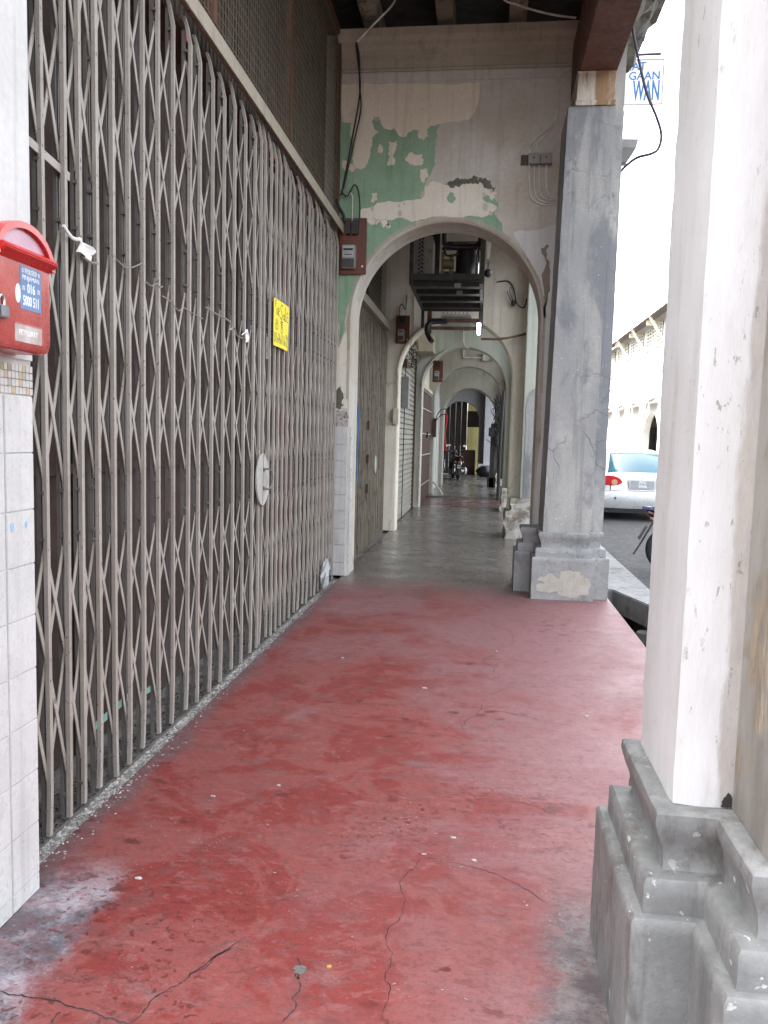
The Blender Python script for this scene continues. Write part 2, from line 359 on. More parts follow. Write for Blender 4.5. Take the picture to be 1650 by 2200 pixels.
M['box_lid'] = aged('pale_red_lid', (.40, .062, .05), (.46, .10, .085), 9, .3, .1, 40, (.50, .20, .16), .30, 9)  # paler red than the hood, with pale blotches
M['flyer_blue'] = plain('blue_flyer', (.105, .20, .37), .55, var=.06)
M['white_print'] = plain('white_print', (.78, .78, .76), .6, var=.03)
M['plate_grey'] = aged('worn_name_plate', (.36, .27, .25), (.50, .44, .42), 14, .45, .1, 50, (.62, .58, .52), .3, 9)
M['steel'] = plain('padlock_steel', (.16, .16, .17), .45, .9)
M['paper'] = plain('white_paper', (.72, .72, .70), .8, var=.06)
M['yellow'] = plain('yellow_card', (.80, .66, .035), .6, var=.05, vscale=3)
M['yellow_fleck'] = plain('yellow_fleck', (.38, .24, .03), .8)
M['chip'] = plain('pale_chip', (.36, .34, .32), .85, var=.3, vscale=60)
M['ink'] = plain('black_marker', (.02, .019, .016), .7)
M['disc'] = aged('pale_lock_plate', (.34, .325, .295), (.40, .385, .355), 9, .55, .15, 60, (.22, .17, .12), .32, 12)
M['binding'] = plain('tying_wire', (.27, .25, .205), .5, .3, var=.2)
M['plastic'] = plain('plastic_bag', (.33, .335, .34), .35, var=.12)
M['stone'] = plain('grit', (.34, .325, .30), .9, var=.5, vscale=40)
M['ac_dark'] = plain('dark_steel', (.030, .027, .024), .6, .2, var=.3)  # near-black steel tone
M['ac_grey'] = aged('galvanised_side', (.15, .14, .115), (.21, .20, .17), 9, .6, .3, 60, (.09, .075, .055), .4, 10)
M['ac_rust'] = plain('rusty_steel', (.085, .042, .026), .8, var=.4)
M['ac_brass'] = plain('old_motor', (.19, .145, .08), .5, .4, var=.3)
M['bulb'] = plain('white_bulb', (.9, .9, .9), .4, emit=((1, 1, 1), 3.0))  # glow added so the bulb shows pure white
M['asphalt'] = aged('asphalt', (.038, .038, .040), (.052, .051, .053), 2.2, .85, .9, 130, (.034, .034, .036), .38, 1.1, speck=(.16, .16, .16), speck_t=.70)
M['kerb'] = aged('wet_concrete_kerb', (.19, .19, .185), (.25, .25, .245), 5, .75, .7, 45, (.055, .058, .05), .44, 3.5, crack=4, cmask=.42)
M['drain'] = aged('mossy_drain', (.035, .037, .033), (.055, .055, .048), 5, .85, .8, 40, (.015, .016, .013), .45, 4)
M['shutter'] = aged('roller_shutter_paint', (.25, .235, .195), (.31, .295, .25), 3, .5, .1, 40, (.16, .14, .10), .33, 3)
M['barred'] = plain('brown_bar_paint', (.10, .058, .04), .6, var=.2)
M['pale_door'] = aged('grey_white_door', (.40, .42, .41), (.46, .47, .45), 3, .7, .2, 40, (.26, .25, .22), .35, 3, True)
M['far_dark'] = aged('dark_brown_boards', (.045, .034, .027), (.062, .048, .039), 2, .75, .2, 30, (.03, .022, .018), .4, 2)
M['hardboard'] = plain('brown_hardboard', (.085, .040, .028), .6, var=.15)
M['yellow_wall'] = aged('yellow_wall', (.60, .54, .20), (.65, .59, .25), 2, .8, .15, 40)
M['red_cloth'] = plain('red_cloth', (.45, .012, .014), .85, var=.2)
M['bin_bag'] = plain('black_bin_bag', (.012, .013, .016), .3)
M['far_white'] = plain('far_white_paint', (.46, .47, .48), .8, var=.05)
M['tin'] = aged('tarred_soffit', (.12, .105, .075), (.05, .046, .040), 5, .9, 1.0, 22, (.035, .032, .03), .46, 4, speck=(.42, .40, .34), speck_t=.66)
M['sign_white'] = plain('white_signboard', (.80, .80, .80), .5, var=.02)
M['sign_blue'] = plain('blue_lettering', (.035, .15, .36), .5, var=.04)
M['town_white'] = aged('sunlit_limewash', (.72, .71, .66), (.78, .77, .72), .5, .85, .1, 20, (.60, .56, .48), .3, .6)
M['town_cream'] = plain('town_cream', (.66, .62, .48), .85, var=.06, vscale=1)
M['town_shutter'] = plain('town_shutter', (.055, .038, .032), .8, var=.2)
M['town_green'] = plain('town_green_shutter', (.05, .058, .028), .8, var=.2)
M['town_tile'] = plain('town_roof', (.12, .085, .065), .85, var=.25, vscale=3)
M['car'] = plain('silver_car_paint', (.58, .59, .60), .28, .35, var=.03, vscale=2)
M['car_glass'] = plain('sky_tinted_car_glass', (.03, .115, .16), .12, var=.05, spec=.4)  # blue tint with the sky's reflection put into the colour
M['car_dark'] = plain('car_trim', (.03, .03, .032), .5)
M['tail'] = plain('red_lamp_lens', (.50, .012, .02), .15, var=.08)
M['tail_dark'] = plain('dark_red_lens', (.07, .008, .016), .25)
M['lens'] = plain('amber_lamp_lens', (.55, .33, .17), .2)
M['num'] = plain('number_plate', (.33, .35, .36), .4, var=.1)
M['tyre'] = plain('tyre_rubber', (.020, .020, .021), .85)
M['bike_dark'] = plain('bike_dark_paint', (.022, .020, .026), .3, var=.2)
M['bike_blue'] = plain('bike_blue_paint', (.05, .06, .15), .3, var=.2)
M['mosaic'] = [plain('mosaic_%s' % n, c, .35, var=.12) for n, c in (('white', (.50, .49, .465)), ('tan', (.46, .34, .20)), ('olive', (.26, .24, .13)), ('rust', (.25, .11, .075)), ('grey', (.36, .35, .32)))]

# ------------------------------------------------------------------ ground
sl_ = put('walkway', MB().box(-1.47, 1.25, -6, 20.5, -.75, 0), M['floor']); tag(sl_, kind='structure')
s2 = put('walkway', MB().box(-1.47, 1.25, 20.5, 46, -.75, .035), M['floor']); tag(s2, kind='structure')
th = put('threshold', MB().box(-2.3, -1.473, 1.2, 46, -.75, -.035), M['dust']); tag(th, kind='structure')
dr = MB(); dr.box(1.25, 1.75, -6, 7.95, -.75, -.62); dr.box(1.25, 1.75, 11.6, 46, -.75, -.62)
tag(put('drain', dr, M['drain']), kind='structure')
rd = MB(); xs = [1.90, 3, 4.5, 6, 9.2]
rd.box(1.90, 9.2, -8, 130, -.6, -.11)
tag(put('road', rd, M['asphalt']), kind='structure')
tag(put('ground', MB().box(-70, 90, -60, 300, -1.2, -.78), M['asphalt']), kind='structure')
kb = MB()
kb.prism([(1.62, -6), (1.896, -6), (1.896, 46), (1.58, 46), (1.60, 11.6), (1.26, 11.5), (1.26, 8.9), (1.46, 8.86), (1.60, 8.4), (1.72, 8.0), (1.66, 7.2)], -.34, -.10, 'z')
tag(put('kerb', kb, M['kerb'], bevel=.012), kind='structure')
tag(put('drain_wall', MB().box(1.70, 1.89, -6, 46, -.78, -.345), M['drain']), kind='structure')
rk = empty('rock', (1.62, 7.75, -.6), 'dark wet lump of broken concrete lying in the open drain', 'rubble')
b = MB(); b.ball((1.60, 7.70, -.44), .15, .2, .17, 9, 6); b.ball((1.66, 7.25, -.5), .1, .16, .12, 8, 5)
put('lump', b, M['drain'], rk)
dp = MB().tube([(1.47, 9, -.5), (1.47, 7, -.46), (1.50, 5, -.48)], .018, 6, 4)
tag(put('drain_pipe', dp, M['black'], at=(1.47, 7, -.6)), 'thin black pipe lying along the open drain', 'pipe')
tag(put('far_pavement', MB().box(9.2, 11.6, -8, 130, -.6, .04), M['kerb']), kind='structure')

# cracks and the chipped hole in the red floor
for pts in [[(-1.229, 1.847), (-1.143, 1.838), (-1.032, 1.826), (-.963, 1.817), (-.892, 1.801), (-.842, 1.79)], [(-.845, 1.781), (-.824, 1.817), (-.816, 1.887), (-.785, 1.937), (-.758, 1.97), (-.722, 2.055), (-.696, 2.101), (-.659, 2.161)],
            [(-.039, 6.738), (.131, 6.381), (.28, 6.061), (.156, 5.662), (.078, 5.272), (.075, 4.601)], [(.043, 4.435), (.018, 4.245), (-.037, 3.995)], [(.043, 4.356), (.204, 4.312), (.308, 4.266), (.391, 4.175)],
            [(-.046, 3.308), (.027, 3.223), (.131, 3.22), (.277, 3.196), (.345, 3.13)], [(-.153, 2.719), (-.024, 2.697), (.072, 2.659), (.178, 2.587), (.262, 2.508)],
            [(-.168, 2.71), (-.206, 2.62), (-.206, 2.469), (-.219, 2.317), (-.233, 2.227), (-.209, 2.116), (-.2, 1.988), (-.209, 1.895)], [(-.451, 2.01), (-.452, 1.94), (-.456, 1.856)],
            [(-.762, 1.979), (-.713, 2.079), (-.674, 2.119)], [(.28, 6.061), (.532, 5.812)], [(-1.031, 1.801), (-1.033, 1.759)], [(-.478, 2.105), (-.466, 2.09), (-.455, 2.06), (-.453, 2.02), (-.465, 2.03), (-.474, 2.07)]]:
    p = [Vector((*q, 0)) for q in pts]
    for _ in range(3):
        q = [p[0]]
        for a, c in zip(p, p[1:]):
            d = c-a; q += [(a+c)/2+Vector((-d.y, d.x, 0))*random.gauss(0, .10), c]
        p = q
    w0 = .0026 if pts[0][1] < 2.2 else .0014
    mb = MB(); L, Rr = [], []
    for i, c in enumerate(p):
        d = (p[min(i+1, len(p)-1)]-p[max(i-1, 0)]).normalized(); n = Vector((-d.y, d.x, 0)); ww = w0*random.uniform(.35, 1.3)*(.25 if i in (0, len(p)-1) else 1)
        L.append(c+n*ww); Rr.append(c-n*ww)
    k = len(p)
    mb.add([(v.x, v.y, .0012) for v in L+Rr], [(i, i+1, k+i+1, k+i) for i in range(k-1)])
    put('crack', mb, M['crack'], sl_)
for (cx_, cy_, rr, mat) in [(-.38, 2.086, .006, 'yellow_fleck'), (-.46, 2.06, .018, 'dust')]:
    mb = MB().prism(jag([(cx_+rr*math.cos(a)*1.2, cy_+rr*math.sin(a)) for a in [i*math.pi/4 for i in range(8)]], .2, 2), -.002, .0022, 'z')
    put('paint_fleck', mb, M[mat], sl_)
# grit swept against the foot of the gate
def grit_mesh(n, rmax, f):
    mb = MB()
    for i in range(n):
        x, y, z = f(); r = min(abs(random.gauss(.003, .003))+.0012, rmax); a = random.random()*6.3; ca, sa = math.cos(a)*r, math.sin(a)*r
        mb.add([(x+ca, y+sa, z), (x-sa, y+ca, z), (x-ca, y-sa, z), (x+sa, y-ca, z), (x+ca*.2, y+sa*.3, z+r*random.uniform(.4, 1.0))], [(0, 1, 4), (1, 2, 4), (2, 3, 4), (3, 0, 4)])
    return mb
tag(put('grit', grit_mesh(7000, .014, lambda: (random.uniform(-1.56, -1.474), 2.2+6.1*random.random()**1.6, -.035)), M['stone']), kind='stuff')
tag(put('leaf_litter', grit_mesh(5200, .022, lambda: (random.uniform(-1.74, -1.56), 2.2+6.1*random.random()**1.4, -.035+.03*random.random())), plain('dark_litter', (.05, .04, .032), .9, var=.6, vscale=30)), kind='stuff')
tag(put('sand', grit_mesh(260, .005, lambda: (-1.474+abs(random.gauss(0, .035)), random.choice((2.5, 2.9, 3.0, 3.6, 4.3, 5.4, 6.6))+random.gauss(0, .25), 0.0)), M['stone']), kind='stuff')
CHIP = ['pale chip on the red floor near the dusty left pillar foot', 'pale chip nearest the gate on the red floor', 'pale chip in the left middle of the red floor', 'pale chip right of the long floor crack, nearest the viewer', 'pale chip right of the crack, second and higher up', 'pale chip at the top end of the long floor crack', 'pale chip in the middle of the floor ahead of the cracks', 'tiny pale chip farthest along the red floor', 'pale chip in front of the yellow card gate section', 'pale chip far right before the grey pier']
for ic, (x, y, r) in enumerate([(-1.10, 2.42, .010), (-1.06, 3.05, .008), (-.82, 3.2, .007), (-.06, 2.88, .008), (.02, 2.73, .008), (-.16, 2.74, .007), (-.30, 4.66, .012), (.15, 5.6, .008), (-.9, 5.2, .009), (.62, 4.35, .012)]):
    o = put('paint_chip', MB().prism(jag([(x+r*math.cos(a)*1.3, y+r*.8*math.sin(a)) for a in [i*math.pi/3 for i in range(6)]], .15, 2), .0004, .0032, 'z'), M['chip'], at=(x, y, 0))
    tag(o, CHIP[ic], 'debris', 'pale chips scattered on the red floor')

# ------------------------------------------------------------------ the building: walls, arches, ceiling
def arch_wall(label, y0, y1, xl, xr, crown, x0, x1, mat, ztop=5.58, n=40, edge=None):
    w = empty('arch_wall', ((xl+xr)/2, y0, 0), label, 'wall', 'arched cross walls of the arcade')
    r = (xr-xl)/2; cx = (xl+xr)/2; zs = crown-r
    arc = [(xl, 0)]+[(cx-r*math.cos(math.pi*i/n), zs+r*math.sin(math.pi*i/n)) for i in range(n+1)]+[(xr, 0)]
    mb = MB(); e = .018
    def ring(y, off): return [(x+(off if x < cx-1e-6 else -off if x > cx+1e-6 else 0)*1.0, y, z) for x, z in arc]
    # front and back faces as strips from the arch line to the outer border
    def outer(x, z):
        if z <= 0: return (x0 if x < cx else x1, 0)
        if z < zs+1e-6: return (x0 if x < cx else x1, z)
        a = math.atan2(z-zs, x-cx); dx, dz = math.cos(a), math.sin(a)
        t = min([(ztop-zs)/dz if dz > 1e-6 else 1e9, (x1-cx)/dx if dx > 1e-6 else 1e9, (x0-cx)/dx if dx < -1e-6 else 1e9])
        return (cx+dx*t, zs+dz*t)
    def grow(x, z, g):
        if z < zs+1e-6: return (x+(-g if x < cx else g), z)
        a = math.atan2(z-zs, x-cx); return (x+g*math.cos(a), z+g*math.sin(a))
    pts = arc; k = len(pts)
    loops = []
    loops.append([(grow(x, z, e)[0], y0, grow(x, z, e)[1]) for x, z in pts]); loops.append([(x, y0+e, z) for x, z in pts])
    loops.append([(x, y1, z) for x, z in pts]); ob = [outer(x, z) for x, z in pts]
    # insert the two upper corners
    fr = [(a, y0, c) for a, c in ob]; bk = [(a, y1, c) for a, c in ob]
    mb.loft([fr]+loops+[bk], cap=False, closed=False)
    for yy in (y0, y1):
        for sgn in (0, 1):
            cxr = x0 if sgn == 0 else x1
            side = [i for i in range(k) if abs(ob[i][0]-cxr) < 1e-6]; top = [i for i in range(k) if abs(ob[i][1]-ztop) < 1e-6]
            if side and top:
                i = side[-1] if sgn == 0 else side[0]; j = top[0] if sgn == 0 else top[-1]
                mb.add([(ob[i][0], yy, ob[i][1]), (cxr, yy, ztop), (ob[j][0], yy, ob[j][1])], [(0, 1, 2)])
    put('wall_face', mb, mat, w)
    return w, cx, zs, r
W1, cx1, zs1, r1 = arch_wall('nearest arched wall with peeling green paint and a meter board', 8.36, 8.80, -1.42, .53, 3.72, -2.25, 1.05, M['wall_grey'])
W2, cx2, zs2, r2 = arch_wall('cream arched wall just behind the hanging air conditioner rack', 12.70, 13.02, -1.385, .40, 3.39, -2.25, .80, M['cream2'])
W3, cx3, zs3, r3 = arch_wall('third arched wall, behind the roller shutter, with mouldy plaster', 17.25, 17.55, -1.36, .43, 3.46, -2.25, .85, M['green_white'])
W4, cx4, zs4, r4 = arch_wall('fourth arched wall standing at the step past the barred gate', 21.3, 21.6, -1.34, .43, 3.42, -2.25, .85, M['far_wall'])
W5, cx5, zs5, r5 = arch_wall('fifth arched wall in front of the parked motorcycle', 25.4, 26.3, -1.31, .33, 3.12, -2.25, .9, M['far_wall'])
W6, cx6, zs6, r6 = arch_wall('farthest white arch, ahead of the yellow wall', 34.0, 34.4, -1.80, -.24, 3.12, -2.25, .6, M['far_white'])

# moulded cornice on the first wall
cn = [(8.357, 5.20), (8.342, 5.205), (8.342, 5.225), (8.356, 5.24), (8.356, 5.33), (8.32, 5.35), (8.315, 5.39), (8.285, 5.42), (8.28, 5.46), (8.24, 5.50), (8.235, 5.575), (8.357, 5.575)]
put('cornice', MB().prism(cn, -1.62, 1.0, 'x'), M['cornice'], W1)
put('ledge', MB().prism([(8.357, 5.10), (8.350, 5.105), (8.350, 5.19), (8.357, 5.195)], -1.62, .75, 'x'), M['wall_grey'], W1)
# layers of paint still sticking to the render
def patch(poly, mat, lift, parent=W1, y=8.36, name='paint_patch', **k):
    o = put(name, MB().prism(jag(poly, **k), y-lift, y+.004, 'y'), mat, parent); return o
def arc_pts(a0, a1, g, n=14): return [(cx1+(r1+g)*math.cos(R(a0+(a1-a0)*i/n)), zs1+(r1+g)*math.sin(R(a0+(a1-a0)*i/n))) for i in range(n+1)]
green = [(-1.60, 4.782), (-1.525, 4.757), (-1.259, 4.774), (-1.113, 4.716), (-.921, 4.675), (-.551, 4.69), (-.602, 4.532), (-.602, 4.372), (-.689, 4.112), (-.731, 3.928), (-.62, 3.80)]+arc_pts(100, 170, .045)+[(-1.56, 2.45), (-1.585, 2.75), (-1.60, 3.4)]
patch(green, M['green'], .0015, amp=.10, it=3, lim=.02)
patch([(-.02, 3.99), (.04, 3.92), (.02, 3.80), (.10, 3.70), (.10, 3.66)]+arc_pts(56, 84, .04, 6)+[(-.30, 3.82), (-.15, 3.88)], M['green'], .0015, lim=.02)
patch([(-1.595, 5.098), (-1.267, 5.094), (-.79, 5.085), (-.32, 5.077), (-.176, 5.077), (-.176, 4.952), (-.209, 4.831), (-.261, 4.729), (-.377, 4.7), (-.56, 4.681), (-.659, 4.67), (-.752, 4.613), (-.834, 4.637), (-.927, 4.557), (-.985, 4.585), (-1.035, 4.651), (-1.102, 4.643), (-1.161, 4.69), (-1.187, 4.764), (-1.249, 4.774), (-1.262, 4.72), (-1.227, 4.636), (-1.192, 4.613), (-1.253, 4.545), (-1.271, 4.462), (-1.292, 4.338), (-1.315, 4.278), (-1.372, 4.251), (-1.432, 4.289), (-1.458, 4.364), (-1.445, 4.456), (-1.462, 4.549), (-1.488, 4.619), (-1.48, 4.724), (-1.533, 4.716), (-1.573, 4.745), (-1.589, 4.828)], M['cream'], .003, amp=.13, it=2, lim=.012)
for isl in ([(-1.175, 4.497), (-1.145, 4.46), (-1.153, 4.409), (-1.192, 4.415), (-1.193, 4.465)], [(-1.084, 4.519), (-1.003, 4.526), (-1.01, 4.439), (-1.027, 4.357), (-1.025, 4.287), (-1.092, 4.279), (-1.091, 4.404)],
            [(-.865, 4.409), (-.746, 4.398), (-.723, 4.296), (-.79, 4.279), (-.872, 4.308), (-.911, 4.345)], [(-.75, 4.242), (-.679, 4.25), (-.667, 4.167), (-.703, 4.112), (-.748, 4.159)],
            [(-1.56, 4.352), (-1.481, 4.318), (-1.421, 4.261), (-1.45, 4.224), (-1.528, 4.244), (-1.563, 4.273)], [(-1.25, 4.008), (-1.197, 4.016), (-1.185, 3.951), (-1.223, 3.914), (-1.253, 3.933)],
            [(-.776, 4.618), (-.681, 4.625), (-.675, 4.57), (-.725, 4.521), (-.784, 4.563)]):
    patch(isl, M['cream'], .003, amp=.14, it=3, lim=.015)
low = [(-1.372, 3.78), (-1.37, 3.841), (-1.334, 3.864), (-1.208, 3.895), (-1.179, 3.914), (-.947, 3.921), (-.732, 3.946), (-.693, 4.075), (-.618, 4.129), (-.522, 4.091), (-.437, 4.1), (-.356, 4.08), (-.239, 4.115), (-.145, 4.128), (-.049, 4.058), (.038, 3.993), (.002, 3.966), (-.093, 3.976), (-.119, 3.94), (-.052, 3.902), (.014, 3.883), (.044, 3.846), (-.05, 3.78), (-.16, 3.77)]+arc_pts(92, 108, .06, 5)+[(-.86, 3.74), (-.98, 3.76), (-1.08, 3.74), (-1.12, 3.66), (-1.2, 3.70), (-1.28, 3.72)]
patch(low, M['cream2'], .0035, amp=.12, it=2, lim=.015)
patch([(-.49, 4.085), (-.35, 4.06), (-.24, 4.095), (-.145, 4.11), (-.05, 4.04), (0, 4.0), (.02, 4.05), (-.08, 4.16), (-.2, 4.18), (-.3, 4.14), (-.42, 4.12)], M['mould'], .0042, amp=.2, it=3, lim=.02, name='mould_stain')
patch([(.30, 3.63), (.435, 3.633), (.60, 3.68), (.66, 3.70), (.66, .62), (.56, .62), (.555, 2.6)]+arc_pts(2, 36, .03, 8)+[(.22, 3.61)], M['white_old'], .003, amp=.05, it=3, lim=.018)
patch([(.50, 3.45), (.58, 3.48), (.60, 3.2), (.585, 2.9), (.56, 2.75)]+arc_pts(4, 14, .05, 3), M['bare_edge'], .0045, amp=.15, it=3, lim=.02, name='brown_stain')
patch([(-1.605, 2.4), (-1.55, 2.45), (-1.48, 2.6), (-1.46, 2.2), (-1.45, 1.80), (-1.605, 1.80)], M['cream2'], .003, amp=.06, it=3, lim=.02)
patch([(-1.595, 1.98), (-1.53, 2.04), (-1.50, 1.95), (-1.49, 1.84), (-1.52, 1.80), (-1.60, 1.80)], M['mould'], .0042, amp=.2, it=3, lim=.02, name='bare_patch')
for k in range(34):
    src, mt = random.choice(((low, 'cream2'), (low, 'green'), (low, 'wall_grey')))
    q = random.choice(src); cxf, czf = q[0]+random.gauss(0, .05), q[1]+random.gauss(0, .06)
    if math.hypot(cxf-cx1, czf-zs1) < r1+.09 or cxf < -1.56 or czf < zs1: continue
    rr = abs(random.gauss(.010, .012))+.004
    patch([(cxf+rr*math.cos(a)*random.uniform(.5, 1.3), czf+rr*1.5*math.sin(a)*random.uniform(.5, 1.3)) for a in [i*math.pi/3 for i in range(6)]], M[mt], .0045, amp=.15, it=2, lim=.006, name='paint_flake')
mb = MB()                                               # painted strip following the arch
n = 40; a_ = [(cx1+(r1+g)*math.cos(math.pi*i/n), zs1+(r1+g)*math.sin(math.pi*i/n)) for g in (.022, .05) for i in range(n+1)]
ins = [(.53+.022, 2.0)]+a_[:n+1]+[(-1.42-.022, 1.9)]; out = [(.53+.05, 2.0)]+[(x+random.gauss(0, .006), z+random.gauss(0, .006)) for x, z in a_[n+1:]]+[(-1.42-.05, 1.9)]
mb.loft([[(x, 8.359, z) for x, z in ins], [(x, 8.3555, z) for x, z in ins], [(x, 8.3555, z) for x, z in out], [(x, 8.359, z) for x, z in out]], closed=False, cap=False)
put('arch_border', mb, M['arch_edge'], W1)
# tiles on the left foot of the first wall
zt = [0, .143, .336, .513, .705, .88, 1.066, 1.24, 1.414, 1.605]
for a, c in zip(zt, zt[1:]):
    put('tile', MB().box(-1.607, -1.455, 8.349, 8.362, a+.002, c-.002), M['tile'], W1, bevel=.002)
    put('tile', MB().prism([(-1.452, 8.352), (-1.43, 8.372), (-1.412, 8.372), (-1.412, 8.52), (-1.424, 8.52), (-1.43, 8.40), (-1.452, 8.366)], a+.002, c-.002, 'z'), M['tile'], W1)
mos = MB(); mi = []
for i in range(9):
    for j in range(8):
        if random.random() < .12: continue
        o = len(mos.f); mos.box(-1.60+i*.0185, -1.60+i*.0185+.016, 8.352, 8.362, 1.615+j*.0205, 1.615+j*.0205+.018); mi += [random.choices(range(5), (10, 1.5, 1, .4, 3))[0]]*(len(mos.f)-o)
o = put('mosaic', mos, M['mosaic'], W1); tag(o, kind='stuff')
for p, i in zip(o.data.polygons, mi): p.material_index = i

# long structural pieces
def wall(name, label, mb, mat, at, cat='wall', group=None): return tag(put(name, mb, mat, at=at), label, cat, group)
wall('shop_wall', 'dark shop wall behind the gates along the arcade', MB().box(-8, -2.25, 1.2, 46, -.2, 9.5), M['dark'], (-2.4, 20, 0))
up = MB().box(1.08, 1.26, 4.2, 46, 5.42, 9.5); wall('upper_wall', 'upper storey wall of the shophouse row over the arcade piers', up, M['white_wall'], (1.17, 20, 5.42))  # near end cut back to let skylight reach the arch wall
ce = empty('ceiling', (-.5, 8, 5.85), None, None); ce['kind'] = 'structure'
put('boards', MB().box(-2.25, 1.08, 4.2, 46, 5.86, 5.95), M['dark_ceiling'], ce)  # boards stop short at the near end to admit skylight
tag(put('roof', MB().box(-8, 1.9, 4.2, 46, 9.501, 9.7), M['town_tile'], at=(-3, 20, 9.5)), 'flat roof covering the shophouse row', 'roof')  # unseen; keeps sun off the street, cut short at the near end
for xj in (-1.28, -.535, .175, .90, -1.95):
    j = MB()
    for a, c in ((4.2, 8.5), (8.55, 12.9), (12.95, 17.4)):
        j.box(xj-.085, xj+.085, a, c, 5.64, 5.858)
    put('joist', j, M['joist'], ce, bevel=.012)
# beams
bm_ = empty('timber_beam', (.9, 5, 4.86), 'red brown timber beam resting on the grey pier head', 'beam')
put('beam', MB().box(.725, 1.075, 1.7, 8.355, 4.865, 5.40), M['timber'], bm_, bevel=.015)
put('upper_rail', MB().box(.77, 1.03, 1.7, 8.2, 5.402, 5.855), M['timber'], bm_)
for i, (a, c) in enumerate(((8.82, 12.68), (13.04, 17.2), (17.6, 21.28), (21.65, 25.38), (26.35, 33.95))):
    o = put('edge_beam', MB().box(.62, 1.02, a, c, 4.5, 5.855), M['far_wall'], at=(.8, a, 4.5))
    tag(o, 'plastered edge beam over a far bay of the arcade', 'beam', 'plastered beams over the far bays')
# overhanging tarred eave outside the beam
mb = MB(); rows = []
for i in range(60):
    y = 2.0+7.0*i/59; s_ = 0 if y < 8.3 else -.055
    jx = lambda a: random.gauss(0, a)
    rows.append([(1.10, y, 5.20), (1.20+jx(.012), y, 5.27+jx(.02)), (1.27+jx(.014), y, 5.38+jx(.022)), (1.36+jx(.014), y, 5.42+jx(.024)), (1.43+jx(.012), y, 5.52+jx(.016)), (1.50+s_, y, 5.552), (1.50+s_, y, 5.60), (1.10, y, 5.75)])
mb.loft(rows); tag(put('eave', mb, M['tin'], at=(1.3, 5, 5.2)), 'dark tarred eave overhanging the street above the grey pier', 'eave')

# ------------------------------------------------------------------ piers
def plus(o, xa0, xa1, ya0, ya1, xb0, xb1, ybl, ybr, yb1, z):
    """plan of a pier: front arm between xa0 and xa1 out to ya0, side arms out to xb0 and xb1"""
    return [(xa0+o, ya0+o, z), (xa1-o, ya0+o, z), (xa1-o, ybr+o, z), (xb1-o, ybr+o, z), (xb1-o, yb1-o, z), (xa1-o, yb1-o, z), (xa1-o, ya1-o, z), (xa0+o, ya1-o, z), (xa0+o, yb1-o, z), (xb0+o, yb1-o, z), (xb0+o, ybl+o, z), (xa0+o, ybl+o, z)]
PROFILE = [(-.02, 0), (.395, 0), (.405, .008), (.405, .030), (.478, .030), (.488, .038), (.488, .080), (.50, .084), (.545, .078), (.585, .062), (.612, .054), (.635, .056), (.642, .064), (.642, .10)]
from mathutils import noise as mnoise
def roughen(o, cut=.03, amp=.0022, chip=.005):
    """break the clean edges: cut the faces small and push the points about, more at sharp edges"""
    bm = bmesh.new(); bm.from_mesh(o.data)
    for _ in range(6):
        es = [e for e in bm.edges if e.calc_length() > cut*1.5]
        if not es: break
        bmesh.ops.subdivide_edges(bm, edges=es, cuts=1, use_grid_fill=True)
    bmesh.ops.triangulate(bm, faces=[f for f in bm.faces if len(f.verts) > 4])
    bm.normal_update(); off = worldpos(o.parent)
    for v in bm.verts:
        p = v.co+off
        k = mnoise.noise(p*9)*amp+mnoise.noise(p*31)*amp*.6
        sharp = max([e.calc_face_angle(0) for e in v.link_edges], default=0)
        if sharp > .6: k -= max(0, mnoise.noise(p*14)+.05)*chip+max(0, mnoise.noise(p*45))*chip*.4
        v.co += v.normal*k
    for f in bm.faces: f.smooth = True
    for e in bm.edges:
        if e.calc_face_angle(0) > .75: e.smooth = False
    bm.to_mesh(o.data); bm.free()
def plinth(name, plan, mat, parent, prof=PROFILE):
    mb = MB(); mb.loft([plus(o, *plan, z) for z, o in prof])
    o = put(name, mb, mat, parent); roughen(o)
    return o
pr1 = empty('grey_pier', (.8, 7.9, 0), 'grey cement painted pier on a stepped plinth with a peeled patch', 'pillar')
plan1 = (.498, 1.085, 7.60, 8.55, .345, 1.235, 7.97, 7.72, 8.40)
plinth('plinth', plan1, M['grey_plinth'], pr1)
def lean(z): return (.594+.056*(z-.64)/3.9, 1.045+.03*(z-.64)/3.9)
mb = MB(); rings = []
for z in (.64, 1.5, 2.5, 3.5, 4.56):
    a, c = lean(z); rings.append([(a, 7.70, z), (c, 7.70, z), (c, 7.82, z), (1.172, 7.82, z), (1.172, 8.50, z), (a, 8.50, z)])
mb.loft(rings); roughen(put('shaft', mb, M['grey_pier'], pr1), .06, .003, .006)
mb = MB(); mb.box(1.06, 1.168, 7.83, 8.48, 4.562, 5.3); put('side_shaft', mb, M['grey_pier'], pr1)
mb = MB(); mb.loft([[(x, y, z) for x, y in ((a0, y0), (1.068+d, y0), (1.068+d, 8.3), (a0, 8.3))] for z, a0, y0, d in ((4.562, .715, 7.68, 0), (4.60, .712, 7.675, 0), (4.615, .722, 7.69, -.004), (4.84, .732, 7.70, -.004), (4.862, .722, 7.69, 0))])
put('bearing_block', mb, aged('rust_stained_block', (.50, .45, .36), (.58, .54, .46), 3, .75, .3, 40, (.24, .115, .03), .52, 6, True, drip=.7), pr1)
pp = [(.578, .213), (.655, .252), (.685, .263), (.753, .199), (.771, .276), (.857, .293), (.967, .267), (1.034, .212), (1.05, .138), (1.04, .065), (.913, .036), (.76, .05), (.737, .085), (.606, .07), (.548, .085), (.546, .139), (.624, .152), (.58, .177), (.552, .193)]
patch(pp, M['bare_cement'], .0025, pr1, 7.60, 'bare_patch', amp=.12, it=3, lim=.012)
